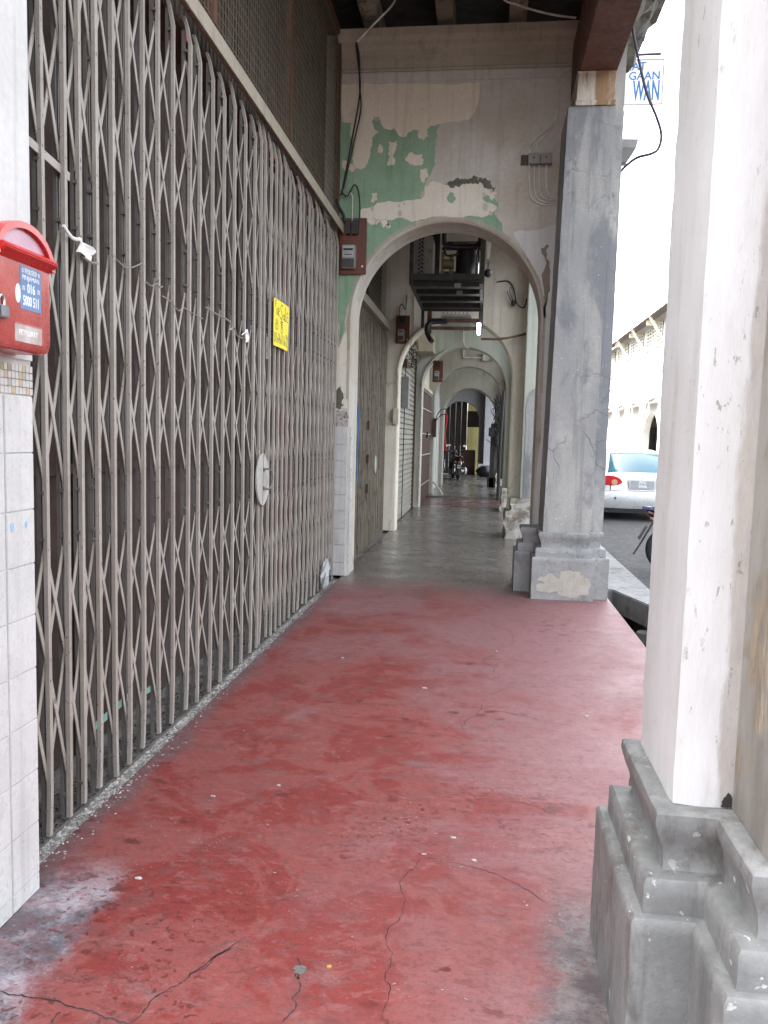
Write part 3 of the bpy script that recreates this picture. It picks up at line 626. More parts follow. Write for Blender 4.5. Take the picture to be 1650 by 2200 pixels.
patch([(.66, .452), (.70, .462), (.725, .45), (.69, .437)], M['bare_cement'], .002, pr1, 7.63, 'bare_patch', amp=.15, it=2, lim=.008)

def near_pier_material():
    t = NT('worn_shaded_pier'); x, y, z = t.xyz()
    v = t.vec((1, 1, .12)); n1 = t.noise(9, 9, .72, v); n2 = t.noise(2.2, 8, .68, t.vec((1, 1, .35))); n3 = t.noise(26, 8, .75, t.vec((1, 1, .25)))
    col = t.mix(t.ramp(n2, .36, .64), (.585, .58, .575), (.50, .49, .475))
    col = t.mix(t.ramp(n1, .52, .70, 0, .45), col, (.40, .37, .32))
    sp = t.math('MULTIPLY', t.ramp(t.noise(48, 6, .7, t.vec((1, 1, .45))), .61, .65), t.ramp(n2, .44, .60))
    col = t.mix(t.math('MULTIPLY', sp, .8), col, (.24, .215, .17))
    s_ = t.math('ADD', t.math('ADD', x, t.math('MULTIPLY', t.math('SUBTRACT', n2, .5), .10)), t.math('MULTIPLY', t.math('SUBTRACT', n1, .5), .06))
    s_ = t.math('ADD', s_, t.ramp(z, 2.6, .7, -.012, .012))
    m = t.math('MULTIPLY', t.ramp(s_, .588, .604), t.ramp(y, 1.91, 1.89))
    br = t.mix(t.ramp(n3, .36, .62), (.25, .18, .10), (.11, .088, .062)); br = t.mix(t.ramp(n1, .57, .68), br, (.40, .36, .29))
    col = t.mix(t.math('MULTIPLY', m, .92), col, br)
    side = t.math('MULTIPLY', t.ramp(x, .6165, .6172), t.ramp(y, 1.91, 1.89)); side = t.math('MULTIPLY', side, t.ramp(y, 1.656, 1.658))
    gr = t.mix(t.ramp(n1, .38, .62), (.20, .188, .162), (.135, .125, .108)); gr = t.mix(t.ramp(n2, .48, .62, 0, .6), gr, (.29, .275, .25))  # inner face of the front arm greyed: wear plus its shade painted in
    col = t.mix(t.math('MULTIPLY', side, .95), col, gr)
    t.bump(t.math('ADD', t.math('SUBTRACT', n3, t.math('MULTIPLY', sp, .8)), t.math('MULTIPLY', m, -.6)), .45, .006)
    return t.set(Base_Color=col, Roughness=.62)
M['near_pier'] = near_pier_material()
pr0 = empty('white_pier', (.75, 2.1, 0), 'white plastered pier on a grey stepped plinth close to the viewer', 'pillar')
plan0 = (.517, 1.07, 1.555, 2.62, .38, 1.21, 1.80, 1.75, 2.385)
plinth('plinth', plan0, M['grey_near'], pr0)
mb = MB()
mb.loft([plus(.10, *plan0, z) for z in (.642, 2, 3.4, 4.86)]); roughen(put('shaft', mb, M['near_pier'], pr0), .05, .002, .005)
# ------------------------------------------------------------------ near left pillar with tiles
lp = empty('tiled_pillar', (-1.8, 2.0, 0), 'white pillar with square tiles and a mosaic band at the left edge', 'pillar')
put('shaft', MB().box(-2.25, -1.386, 1.2, 2.315, 1.70, 5.58), M['white_wall'], lp, bevel=.006)
put('core', MB().box(-2.25, -1.393, 1.2, 2.309, -.05, 1.70), M['grout'], lp)
tz = [.0, .06, .235, .41, .577, .745, .915, 1.08, 1.25, 1.425, 1.598]
for a, c in zip(tz, tz[1:]):
    for y0, y1 in ((2.164, 2.312), (1.99, 2.160), (1.82, 1.986), (1.65, 1.816), (1.48, 1.646), (1.31, 1.476)):
        e = random.uniform(0, .0014)
        put('tile', MB().box(-1.402, -1.389+e, y0+.0012, y1-.0012, a+.0012, c-.0012), M['tile'], lp, bevel=.002)
mos = MB(); mi = []
for i in range(17):
    for j in range(4):
        o = len(mos.f); mos.box(-1.402, -1.388, 2.00+i*.0185, 2.00+i*.0185+.016, 1.602+j*.0225, 1.602+j*.0225+.0195); mi += [random.choices(range(5), (14, 1.2, .7, .3, 2))[0]]*(len(mos.f)-o)
o = put('mosaic', mos, M['mosaic'], lp); tag(o, kind='stuff')
for p, i in zip(o.data.polygons, mi): p.material_index = i

for yy, zz, rr in ((2.19, 1.205, .011), (2.265, 1.207, .008)):
    put('paint_fleck', MB().prism(jag([(yy+rr*.8*math.cos(a), zz+rr*1.3*math.sin(a)) for a in [i*math.pi/4 for i in range(8)]], .12, 2), -1.3905, -1.3862, 'x'), plain('pale_blue_fleck', (.25, .40, .55), .7), lp)
put('corner_hole', MB().prism(jag([(.592, .646), (.614, .646), (.615, .672), (.607, .682), (.596, .668)], .12, 3, lim=.008), 1.8965, 1.902, 'y'), M['dark'], pr0)
# ------------------------------------------------------------------ collapsible gates
def channel(L, wd, dp, bend=0.0, back=False):
    """U channel standing on z=0; open side towards the shop"""
    zs_ = [0, .06, .16, .30, .55, L-.14, L-.05, L] ; mb = MB(); t = .004
    prof = [(0, -wd/2), (0, wd/2), (-dp, wd/2), (-dp, wd/2-t), (-t, wd/2-t), (-t, -wd/2+t), (-dp, -wd/2+t), (-dp, -wd/2)]
    rg = []
    for z in zs_:
        ox = -.035*max(0, (z-(L-.14))/.14)**1.5; oy = bend*(1-z/.30)**2 if z < .30 else 0
        rg.append([(x+ox, y+oy, z) for x, y in prof])
    mb.loft(rg)
    for z in (.20, .67, 1.08, 1.33, 1.79, 2.24, 2.49, 2.94, 3.39): mb.cyl((-.001, .001, z), (.0022, .001, z), .0052, 6)
    return mb
FRONT = [2.18, 2.295, 2.415, 2.543, 2.673, 2.806, 2.922, 3.048, 3.193, 3.334, 3.491, 3.658, 3.834, 4.034, 4.197, 4.397, 4.590, 4.801, 5.011, 5.217,
         5.602, 5.735, 5.866, 6.005, 6.150, 6.318, 6.485, 6.655, 6.825, 6.984, 7.16, 7.335, 7.495, 7.655, 7.83, 8.00, 8.17]
POST = (5.372, 5.452)
TIERS = [(.20, .45, .67), (.67, .88, 1.08), (1.33, 1.58, 1.79), (1.79, 2.0, 2.24), (2.49, 2.72, 2.94), (2.94, 3.15, 3.39)]
RUNGS = (.10, 1.12, 1.29, 2.28, 2.45, 3.44)
G = empty('folding_gate', (-1.57, 5.3, -.03), 'long grey collapsible scissor gate closing the near shopfront', 'gate')
chan = [channel(3.60+random.uniform(-.02, .03), .021, .016, random.gauss(-.012, .016)).mesh('gate_bar', M['gate']) for _ in range(9)]
allb = sorted(FRONT+list(POST))
for y in allb:
    inst('gate_bar', random.choice(chan), G, (-1.545+random.gauss(0, .002), y, -.02+random.uniform(0, .03)), (random.gauss(0, R(.10)), random.gauss(0, R(.06)), random.gauss(0, R(2))))
rb = MB()
for sg in (-.0085, .0085): rb.box(-.014, 0, sg-.003, sg+.003, 0, 3.54)
rb.box(-.014, -.011, -.0055, .0055, 0, 3.54)
for z in RUNGS: rb.box(-.004, .016, -.016, .016, z-.006, z+.006)
for z in (.22, .68, 1.07, 1.34, 1.80, 2.22, 2.51, 2.95, 3.38): rb.cyl((-.002, .001, z), (.010, .001, z), .008, 6)
rbm = rb.mesh('rear_bar', M['gate_rear'])
for y in allb: inst('rear_bar', rbm, G, (-1.575+random.gauss(0, .002), y+random.gauss(0, .003), -.02), (random.gauss(0, R(.08)), 0, random.gauss(0, R(1.5))))
hang = MB().box(-.010, .006, -.010, .010, 0, .05).mesh('hanger', M['red_paint'])
for y in allb: inst('hanger', hang, G, (-1.586, y+.045, 3.49+random.uniform(-.004, .004)))
flat_cache = {}
def flat(dy, dz, mat='gate'):
    k = (round(dy, 2), round(dz, 2), mat)
    if k not in flat_cache:
        flat_cache[k] = MB().bar((0, -dy/2, -dz/2), (0, dy/2, dz/2), .0168, .0035, (1, 0, 0)).mesh('lattice_bar', M[mat])
    return flat_cache[k]
cnt = 0; rest = MB()
for a, b in zip(allb, allb[1:]):
    if a == POST[0]: continue
    for zb, zc, zt_ in TIERS:
        for sgn, xo in ((1, -1.5695), (-1, -1.5655)):
            dy, dz = b-a, (zt_-zb); zc2 = (zb+zt_)/2-.02
            if cnt < 298 and a < 7.0:
                inst('lattice_bar', flat(dy*sgn, dz), G, (xo, (a+b)/2, zc2)); cnt += 1
            else:
                rest.bar((xo, (a+b)/2-dy*sgn/2, zc2-dz/2), (xo, (a+b)/2+dy*sgn/2, zc2+dz/2), .0168, .0035, (1, 0, 0))
o = put('far_lattice', rest, M['gate'], G); tag(o, kind='stuff')
mb = MB(); mb.prism([(-1.535, 3.60), (-1.525, 3.60), (-1.525, 3.69), (-1.62, 3.69), (-1.62, 3.68), (-1.535, 3.68)], 2.1, 8.355, 'y')
put('top_track', mb, M['track'], G)
put('bottom_track', MB().box(-1.60, -1.592, 2.3, 8.35, -.036, -.022).box(-1.565, -1.557, 2.3, 8.35, -.036, -.022), M['gate_rear'], G)
mb = MB(); N = 40; C = (5.41, 1.185)
ring = lambda x, k: [(x, C[0]+.155*k*math.cos(2*math.pi*i/N), C[1]+.183*k*math.sin(2*math.pi*i/N)) for i in range(N)]
mb.loft([ring(-1.541, 1), ring(-1.530, 1), ring(-1.527, .97), ring(-1.531, .94)])
dc = put('lock_plate', mb, M['disc'], G)
put('seam', MB().box(-1.5312, -1.5295, C[0]-.002, C[0]+.002, C[1]-.172, C[1]+.172), M['crack'], dc)
mb = MB().tube([(-1.531, C[0]+.015, C[1]+.07), (-1.495, C[0]+.03, C[1]+.075), (-1.485, C[0]+.075, C[1]+.04), (-1.485, C[0]+.075, C[1]-.03), (-1.495, C[0]+.03, C[1]-.065), (-1.531, C[0]+.015, C[1]-.062)], .0065, 8, 5)
for dz in (.07, -.062): mb.cyl((-1.5315, C[0]+.015, C[1]+dz), (-1.524, C[0]+.015, C[1]+dz), .014, 10)
put('handle', mb, M['gate_rear'], dc, smooth=True)
mb = MB().prism([(5.47, 2.18), (5.52, 2.19), (5.555, 2.05), (5.545, 2.03), (5.465, 2.03)], -1.545, -1.535, 'x'); mb.cyl((-1.5352, 5.50, 2.09), (-1.5322, 5.50, 2.09), .014, 10)
put('hasp', mb, M['gate_rear'], G)
put('cross_strap', MB().bar((-1.56, 2.52, 2.475), (-1.56, 2.86, 2.43), .03, .006, (1, 0, 0)), M['gate'], G)
# ties, tags, the card for sale, plastic bag
def wire_tie(pts, r=.0032, lab=''):
    tag(put('wire_tie', MB().tube(pts, r, 6, 3), M['binding'], at=pts[0], smooth=True), lab, 'wire', 'wire ties twisted round the gate bars')
wire_tie([(-1.535, 3.185, 2.205), (-1.53, 3.24, 2.19), (-1.529, 3.30, 2.195), (-1.53, 3.36, 2.215), (-1.533, 3.43, 2.243)], lab='bent wire tie beside the crumpled tag, nearest along the gate')
wire_tie([(-1.535, 3.47, 2.17), (-1.528, 3.52, 2.16), (-1.526, 3.57, 2.18), (-1.530, 3.62, 2.172), (-1.535, 3.66, 2.185)], lab='short wire tie between the bent tie and the long drooping tie')
wire_tie([(-1.535, 3.66, 2.14), (-1.528, 3.74, 2.13), (-1.527, 3.84, 2.10), (-1.524, 3.9, 2.125), (-1.528, 4.0, 2.12), (-1.533, 4.2, 2.115)], lab='long drooping wire tie across the middle of the gate bars')
wire_tie([(-1.535, 4.25, 2.185), (-1.526, 4.4, 2.17), (-1.522, 4.60, 2.165), (-1.520, 4.66, 2.13), (-1.528, 4.62, 2.11), (-1.520, 4.70, 2.14), (-1.526, 4.78, 2.10), (-1.533, 4.9, 2.10)], .005, 'looped wire tie just before the small white tag')
wire_tie([(-1.535, 2.90, 2.155), (-1.525, 2.95, 2.142), (-1.532, 3.02, 2.152)], .005, 'short pale wire tie under the crumpled paper tag')
mb = MB()
nq = 6; vs = []
for i in range(nq):
    for j in range(nq):
        u, v = i/(nq-1), j/(nq-1); vs.append((-1.527+.008*math.sin(u*5+v*3)+random.gauss(0, .003), 2.845+.115*u+.02*v, 2.16+.055*v-.018*u+random.gauss(0, .003)))
top = len(vs); vs += [(x-.0015, y, z) for x, y, z in vs]
fs = [(i*nq+j, (i+1)*nq+j, (i+1)*nq+j+1, i*nq+j+1) for i in range(nq-1) for j in range(nq-1)]
mb.add(vs, fs+[tuple(top+k for k in f[::-1]) for f in fs]); mb.tube([(-1.53, 2.76, 2.23), (-1.525, 2.81, 2.20), (-1.525, 2.86, 2.205)], .007, 6, 3)
tag(put('paper_tag', mb, M['paper'], at=(-1.527, 2.9, 2.19)), 'crumpled white paper tag tied to the gate near the letterbox', 'tag')
mb = MB().prism(jag([(4.955, 2.16), (5.0, 2.17), (5.03, 2.14), (5.02, 2.09), (4.97, 2.08), (4.958, 2.11)], .08, 2), -1.531, -1.527, 'x'); mb.tube([(-1.535, 4.9, 2.12), (-1.527, 4.96, 2.145), (-1.526, 5.0, 2.14), (-1.535, 5.05, 2.12)], .004, 5, 3)
tag(put('paper_tag', mb, M['paper'], at=(-1.53, 5, 2.12)), 'small torn white tag tied to the gate left of the yellow card', 'tag')
ys = empty('sale_card', (-1.528, 5.82, 2.13), 'yellow handwritten card for sale tied to the gate', 'sign')
cp = lambda u, v: (-1.5215+.006*math.sin(u*3), 5.612+(.437-.03*(1-v))*u-.004*(1-v), 2.140+.335*v)
mb = MB(); nu = 8; rings = []
for k in range(nu+1):
    u = k/nu; a, c = cp(u, 0), cp(u, 1); rings.append([a, c, (c[0]-.002, c[1], c[2]), (a[0]-.002, a[1], a[2])])
mb.loft(rings); put('card', mb, M['yellow'], ys)
DG = {'0': [[(.5, 1), (.1, .7), (.1, .3), (.5, 0), (.9, .3), (.9, .7), (.5, 1)]], '1': [[(.5, 1), (.5, 0)]], '6': [[(.8, 1), (.3, .6), (.1, .25), (.5, 0), (.9, .2), (.6, .45), (.2, .3)]],
      '4': [[(.3, 1), (.1, .4), (.95, .45)], [(.65, .75), (.6, 0)]], '7': [[(.05, .95), (.95, 1), (.55, 0)]], '2': [[(.1, .75), (.5, 1), (.85, .75), (.1, .05), (.95, .05)]]}
LT = {'F': [[(.1, 0), (.1, 1), (.9, 1)], [(.1, .55), (.7, .55)]], 'O': DG['0'], 'R': [[(.1, 0), (.1, 1), (.8, .9), (.8, .6), (.1, .5), (.9, 0)]],
      'S': [[(.95, .9), (.5, 1), (.12, .75), (.5, .5), (.85, .25), (.5, 0), (.05, .12)]], 'a': [[(.8, .8), (.3, .9), (.1, .35), (.4, .05), (.8, .3), (.8, .85)], [(.8, .8), (.85, 0)]],
      'L': [[(.15, 1), (.1, 0), (.9, .05)]], 'E': [[(.9, 1), (.1, 1), (.1, .0), (.95, 0)], [(.1, .5), (.75, .5)]],
      'chu': [[(.5, 1), (.5, 0)], [(.15, .9), (.15, .55), (.85, .55), (.85, .9)], [(.05, .45), (.05, .05), (.95, .05), (.95, .45)]],
      'shou': [[(.4, 1), (.05, .7)], [(.3, .85), (.3, .4)], [(.3, .85), (.95, .85)], [(.35, .7), (.85, .7)], [(.35, .56), (.85, .56)], [(.3, .42), (.95, .42)], [(.62, .95), (.62, .42)], [(.3, .3), (.3, 0), (.85, 0), (.85, .3), (.3, .3)]]}
mb = MB()
def glyph(g, u0, v0, du, dv, w=.0042): strokes(mb, g, lambda u, v: cp(u0+du*u, v0+dv*v), w)
glyph(LT['F'], .07, .82, .07, .14); glyph(LT['O'], .13, .67, .08, .14); glyph(LT['R'], .23, .66, .09, .17)
glyph(LT['S'], .36, .62, .16, .32, .0052); glyph(LT['a'], .55, .63, .12, .14); glyph(LT['L'], .69, .64, .10, .29, .0052); glyph(LT['E'], .82, .65, .12, .18)
glyph(LT['chu'], .10, .36, .14, .23); glyph(LT['shou'], .38, .34, .18, .27)
for i, ch in enumerate('0164611672'): glyph(DG[ch], .04+i*.094, .08+.004*(i % 3), .068, .21+(.03 if ch in '72' else 0))
put('lettering', mb, M['ink'], ys)
mb = MB(); rg = []
for k, (z, ry, rx) in enumerate(((.03, .04, .02), (.06, .07, .04), (.14, .09, .05), (.2, .075, .045), (.26, .05, .03), (.29, .012, .01))):
    rg.append([(-1.50+rx*math.cos(a)*random.uniform(.7, 1.2), 7.50+k*.02+ry*math.sin(a)*random.uniform(.7, 1.2), z+random.gauss(0, .008)) for a in [i*math.pi/6 for i in range(12)]])
mb.loft(rg); tag(put('plastic_bag', mb, M['plastic'], at=(-1.5, 7.5, 0)), 'crumpled clear plastic bag stuffed at the foot of the gate', 'bag')

# doors behind the gate and mesh above it
DW = empty('folding_doors', (-1.85, 5.3, 0), 'brown folding shop doors behind the scissor gate', 'door')
y = 2.2
k = 0
while y < 8.35:
    w_ = .40; mt = 'panel_red' if 7.05 < y+.2 < 7.35 or 7.6 < y+.2 < 7.75 else 'panel'
    o = put('door_panel', MB().box(-1.90+.006*(k % 2), -1.86+.006*(k % 2), y+.003, min(y+w_-.003, 8.35), -.03, 3.66), M[mt], DW)
    if mt == 'panel_red': o['label'] = 'maroon door panel'
    y += w_; k += 1
put('lock_rail', MB().box(-1.855, -1.835, 2.2, 8.35, 1.30, 1.345), M['panel'], DW)
gs = MB().bar((-1.69, 3.25, .17), (-1.69, 3.62, .20), .035, .004, (1, 0, 0)).bar((-1.69, 3.75, .16), (-1.69, 3.9, .155), .03, .004, (1, 0, 0))
tag(put('green_strip', gs, plain('pale_green_strip', (.20, .42, .35), .6), at=(-1.69, 3.5, .17)), 'broken pale green strip lying behind the gate foot', 'debris')

def grille(label, x, y0, y1, z0, z1, posts, dy, dz, frame, wire=True):
    g = empty('mesh_grille', (x, y0, z0), label, 'grille')
    put('bottom_rail', MB().box(x-.03, x+.012, y0, y1, z0, z0+.085), frame, g)
    put('top_rail', MB().box(x-.03, x+.012, y0, y1, z1-.07, z1), frame, g)
    for p in posts: put('post', MB().box(x-.03, x+.018, p-.03, p+.03, z0+.087, z1-.072), frame, g)
    mb = MB(); y = y0
    while y < y1: mb.box(x-.004, x-.001, y-.0018, y+.0018, z0+.08, z1-.06); y += dy
    z = z0+.12
    while z < z1-.06: mb.box(x, x+.003, y0, y1, z-.0017, z+.0017); z += dz
    tag(put('wire_mesh', mb, M['wire'], g), kind='stuff')
    return g
g = grille('wire mesh grille with brown posts above the near gate', -1.60, 2.2, 8.35, 3.70, 5.60, (4.52, 6.28, 8.31), .05, .065, M['brown_frame'])
mb = MB(); y = 2.2
while y < 8.3: mb.box(-1.745, -1.73, y, y+.035, 3.7, 5.8); y += .068
tag(put('louvre_slats', mb, M['slat'], at=(-1.74, 5, 3.7)), 'row of dark timber slats behind the wire mesh', 'slats')
tag(bpy.data.objects['louvre_slats'], kind='stuff')
wall('fascia', 'dark board closing the shopfront above the near gate', MB().box(-1.92, -1.70, 2.2, 8.35, 3.665, 3.70), M['brown_frame'], (-1.7, 5, 3.66))
tag(put('corner_post', MB().box(-1.63, -1.605, 8.30, 8.345, 3.7, 5.4), M['brown_frame'], at=(-1.62, 8.32, 3.7)), 'brown timber corner post between mesh and peeling wall', 'post')

# ------------------------------------------------------------------ letterbox on the near pillar
LB = empty('letterbox', (-1.33, 2.10, 1.72), 'red plastic letterbox with a blue flyer fixed to the tiled pillar', 'letterbox')
Y0, Y1, Z0, ZS, RZ = 1.955, 2.236, 1.715, 1.955, .105
def lbo(g, zlow=None, nn=16):
    yc = (Y0+Y1)/2; ry = (Y1-Y0)/2-g; zb = (Z0 if zlow is None else zlow)+g; c_ = .022
    pts = [(Y1-g-c_, zb), (Y1-g-c_*.3, zb+c_*.3), (Y1-g, zb+c_)]
    pts += [(yc+ry*math.cos(math.pi*i/nn), ZS+(RZ-g)*math.sin(math.pi*i/nn)) for i in range(nn+1)]
    return pts+[(Y0+g, zb+c_), (Y0+g+c_*.3, zb+c_*.3), (Y0+g+c_, zb)]
mb = MB(); mb.loft([[(x, a, c) for a, c in lbo(g)] for x, g in ((-1.384, .0), (-1.300, .0))]); put('back_shell', mb, M['box_red'], LB, bevel=0)
mb = MB(); mb.loft([[(x, a, c) for a, c in lbo(g)] for x, g in ((-1.2985, .003), (-1.286, .003), (-1.279, .010))]); fr_ = put('front_lid', mb, M['box_lid'], LB, smooth=True)
mb = MB()
arc_o = [(a, c) for a, c in lbo(-.002)[3:20]]; arc_i = [(a, c) for a, c in lbo(.016)[3:20]]
rg = [[(x, a, c) for a, c in arc_o] for x in (-1.300, -1.266)]+[[(x, a, c) for a, c in arc_i] for x in (-1.266, -1.2795)]
mb.loft(rg, cap=False, closed=False); put('hood_rim', mb, M['box_red'], LB, smooth=True)
mb = MB(); mb.prism([(-1.279, 1.996), (-1.254, 1.983), (-1.251, 1.974), (-1.279, 1.950)], Y0+.018, Y1-.004, 'y'); put('slot_flap', mb, M['box_red'], LB, bevel=.003)
mb = MB(); mb.prism([(a, c) for a, c in lbo(.022)[3:20]], -1.2795, -1.2785, 'x'); put('window', mb, M['box_panel_sheen'], LB)  # recessed upper panel, its reflection put into the pale colour
fl = put('flyer', MB().box(-1.279, -1.2780, 2.077, 2.179, 1.829, 1.946), M['flyer_blue'], LB)
RW = ((0, 1, 0), (0, 0, 1), (1, 0, 0)); X_ = -1.2778
words('lettering', '$ 現金貸款 $', .0165, M['white_print'], fl, RW, (X_, 2.128, 1.933), .95)
words('lettering', 'PINJAMAN', .019, M['white_print'], fl, RW, (X_, 2.128, 1.915), .95)
words('lettering', '016', .036, M['white_print'], fl, RW, (X_, 2.128, 1.887), .72, bold=.0007)
for yy in (2.091, 2.165): words('lettering', '3%', .017, M['white_print'], fl, RW, (X_, yy, 1.886), .75)
words('lettering', '5000 511', .038, M['white_print'], fl, RW, (X_, 2.128, 1.852), .56, bold=.0007)
mb = MB().prism([(2.066+.012*math.cos(a), 1.868+.026*math.sin(a)) for a in [i*math.pi/10 for i in range(20)]], -1.2792, -1.2782, 'x'); put('oval_sticker', mb, M['white_print'], LB)
np_ = put('name_plate', MB().box(-1.2792, -1.2780, 2.048, 2.182, 1.738, 1.786), M['plate_grey'], LB)
words('lettering', 'PETI SURAT', .0215, M['white_print'], np_, RW, (X_, 2.112, 1.763), .82, bold=.0003)
put('plate_frame', MB().box(-1.279, -1.2765, 2.182, 2.1845, 1.736, 1.788).box(-1.279, -1.2765, 2.048, 2.182, 1.7865, 1.789), M['box_red'], LB)
pk = empty('padlock', (-1.27, 1.985, 1.80), 'grey padlock hanging from the side of the red letterbox', 'padlock')
put('lock_body', MB().box(-1.284, -1.262, 1.960, 2.002, 1.790, 1.822), M['steel'], pk, bevel=.003)
put('shackle', MB().tube([(-1.273, 1.970, 1.822), (-1.273, 1.970, 1.84), (-1.273, 1.981, 1.848), (-1.273, 1.993, 1.84), (-1.273, 1.993, 1.822)], .0034, 8, 4), M['chrome'], pk, smooth=True)

# ------------------------------------------------------------------ meter board, cables, switch boxes on the first wall
def meter_board(label, x0, x1, y, z0, z1, k=1.0):
    m = empty('meter_board', ((x0+x1)/2, y, z0), label, 'meter', 'electricity meter boards on the cross walls')
    put('board', MB().box(x0, x1, y-.035, y, z0, z1), M['meter_board'], m, bevel=.006)
    W_ = x1-x0; H = z1-z0; a, c = x0+.14*W_, x0+.64*W_; b0, b1 = z0+.09*H, z0+.51*H; f = y-.035
    mb = MB(); rr = .014
    def rect(g, yy): return [(a+g+rr, yy, b0+g), (c-g-rr, yy, b0+g), (c-g, yy, b0+g+rr), (c-g, yy, b1-g-rr), (c-g-rr, yy, b1-g), (a+g+rr, yy, b1-g), (a+g, yy, b1-g-rr), (a+g, yy, b0+g+rr)]
    mb.loft([rect(0, f), rect(0, f-.05), rect(.012, f-.065)]); me_ = put('meter', mb, M['meter_grey'], m)
    put('terminal_cover', MB().box(a+.008, c-.008, f-.072, f-.052, b0+.012, b0+.40*(b1-b0)), M['glass_dark'], me_, bevel=.004)
    put('meter_face', MB().box(a+.016, c-.016, f-.069, f-.064, b0+.46*(b1-b0), b1-.016), M['meter_face'], me_)
    mb = MB(); h = b1-b0
    mb.box(a+.024, c-.022, f-.0705, f-.0685, b0+.74*h, b0+.83*h).box(a+.034, c-.034, f-.0705, f-.0685, b0+.55*h, b0+.59*h)
    for i in range(3): mb.box(a+.034+i*.018, a+.044+i*.018, f-.0705, f-.0685, b0+.66*h, b0+.685*h)
    put('display', mb, M['black'], me_)
    for q, (p0, p1) in enumerate(((.28, .44), (.50, .72))):
        put('fuse_holder', MB().box(x0+p0*W_, x0+p1*W_, f-.045, f, z1-.30*H, z1-.05*H), M['black'], m, bevel=.004)
    mb = MB().cyl((x1-.13*W_, f+.002, z0+.14*H), (x1-.13*W_, f-.007, z0+.14*H), .012, 12); put('screw', mb, M['chrome'], m)
    return m
meter_board('red brown meter board beside the peeling green paint', -1.578, -1.285, 8.357, 3.185, 3.755)
def cable(name, label, pts, r, mat, cat='cable', sm=6, group=None):
    return tag(put(name, MB().tube(pts, r, 7, sm), mat, at=pts[0], smooth=True), label, cat, group)
cable('overhead_cable', 'pale cable running down from the ceiling joists to the knot', [(-1.0, 7.9, 5.84), (-1.039, 8.2, 5.80), (-1.256, 8.2, 5.579), (-1.413, 8.22, 5.439)], .010, M['cable_grey'])
cable('hanging_cable', 'black cable looping down the peeling wall, left strand', [(-1.413, 8.22, 5.439), (-1.416, 8.22, 5.386), (-1.387, 8.25, 5.163), (-1.382, 8.27, 4.939), (-1.458, 8.28, 4.491), (-1.544, 8.3, 4.037), (-1.57, 8.3, 3.98)], .009, M['cable'])
cable('hanging_cable', 'black cable hanging along the peeling wall, right strand', [(-1.412, 8.21, 5.42), (-1.381, 8.21, 5.274), (-1.38, 8.25, 5.029), (-1.365, 8.26, 4.805), (-1.44, 8.27, 4.445), (-1.529, 8.28, 4.037)], .008, M['cable'])
cable('meter_cable', 'black cable arching over the meter board into its fuse holder', [(-1.56, 8.3, 4.02), (-1.50, 8.29, 3.96), (-1.46, 8.29, 4.01), (-1.42, 8.29, 4.075), (-1.38, 8.29, 4.03), (-1.361, 8.31, 3.90), (-1.361, 8.31, 3.70)], .008, M['cable'])
cable('meter_cable', 'thin pale cable entering the meter board fuse', [(-1.50, 8.30, 3.95), (-1.475, 8.3, 4.0), (-1.44, 8.3, 3.97), (-1.437, 8.31, 3.84), (-1.437, 8.31, 3.70)], .006, M['cable_grey'])
cable('meter_cable', 'thick black cable from the gate track down to the meter board', [(-1.60, 8.25, 3.92), (-1.575, 8.3, 3.86), (-1.53, 8.31, 3.78), (-1.515, 8.32, 3.70)], .017, M['cable'])
cable('ceiling_cable', 'pale sagging cable under the ceiling by the timber beam', [(-.2, 7.7, 5.84), (.011, 8.0, 5.69), (.153, 8.0, 5.62), (.329, 8.0, 5.56), (.525, 8.05, 5.535), (.72, 8.1, 5.53)], .010, M['cable_grey'])
sb = empty('switch_box', (.42, 8.34, 4.26), 'pair of grey junction boxes with looped wires on the grey wall', 'junction box')
put('back_board', MB().box(.262, .57, 8.337, 8.357, 4.265, 4.36), M['brown_frame'], sb)
for a in (.335, .455): put('box_cover', MB().box(a, a+.112, 8.285, 8.336, 4.258, 4.362), plain('box_grey', (.27, .255, .23), .6), sb, bevel=.004)
for a in (.39, .51): put('screw', MB().cyl((a, 8.286, 4.315), (a, 8.281, 4.315), .008, 8), M['black'], sb)
cable('wall_wire', 'pale wire rising from the junction boxes to the beam, left strand', [(.343, 8.335, 4.36), (.36, 8.34, 4.455), (.43, 8.345, 4.545), (.545, 8.345, 4.625), (.59, 8.345, 4.74), (.592, 8.345, 4.86)], .006, M['cable_grey'])
cable('wall_wire', 'pale wire rising from the junction boxes to the beam, right strand', [(.41, 8.335, 4.36), (.415, 8.34, 4.46), (.50, 8.345, 4.555), (.57, 8.345, 4.63), (.606, 8.345, 4.76), (.594, 8.345, 4.86), (.596, 8.345, 5.039), (.66, 8.34, 5.147), (.72, 8.33, 5.178)], .007, M['cable_grey'])
for i, (x, r_) in enumerate(((.347, .062), (.395, .046), (.445, .028), (.515, .012))):
    cable('wall_wire', 'looped pale wire under the junction boxes, %s' % ('outermost', 'second from outside', 'second from inside', 'innermost')[i], [(x, 8.33, 4.258), (x+.005, 8.34, 4.10), (x+.02+.3*r_, 8.342, 3.97-.6*r_+.01*i), (.50+.02*i, 8.344, 3.915-.6*r_+.012*i), (.58, 8.346, 3.90-.4*r_+.016*i), (.66, 8.35, 3.912+.010*i)], .0075, M['cable_grey'], group=None)
cable('street_cable', 'dark cable hanging in a loop outside the grey pier', [(1.19, 7.75, 5.40), (1.207, 7.8, 5.254), (1.285, 7.8, 4.948), (1.36, 7.8, 4.702), (1.464, 7.8, 4.474), (1.509, 7.8, 4.33), (1.491, 7.8, 4.215), (1.431, 7.8, 4.167), (1.308, 7.85, 4.148), (1.22, 7.95, 4.10), (1.175, 8.0, 4.05)], .013, M['cable_blue'], sm=8)

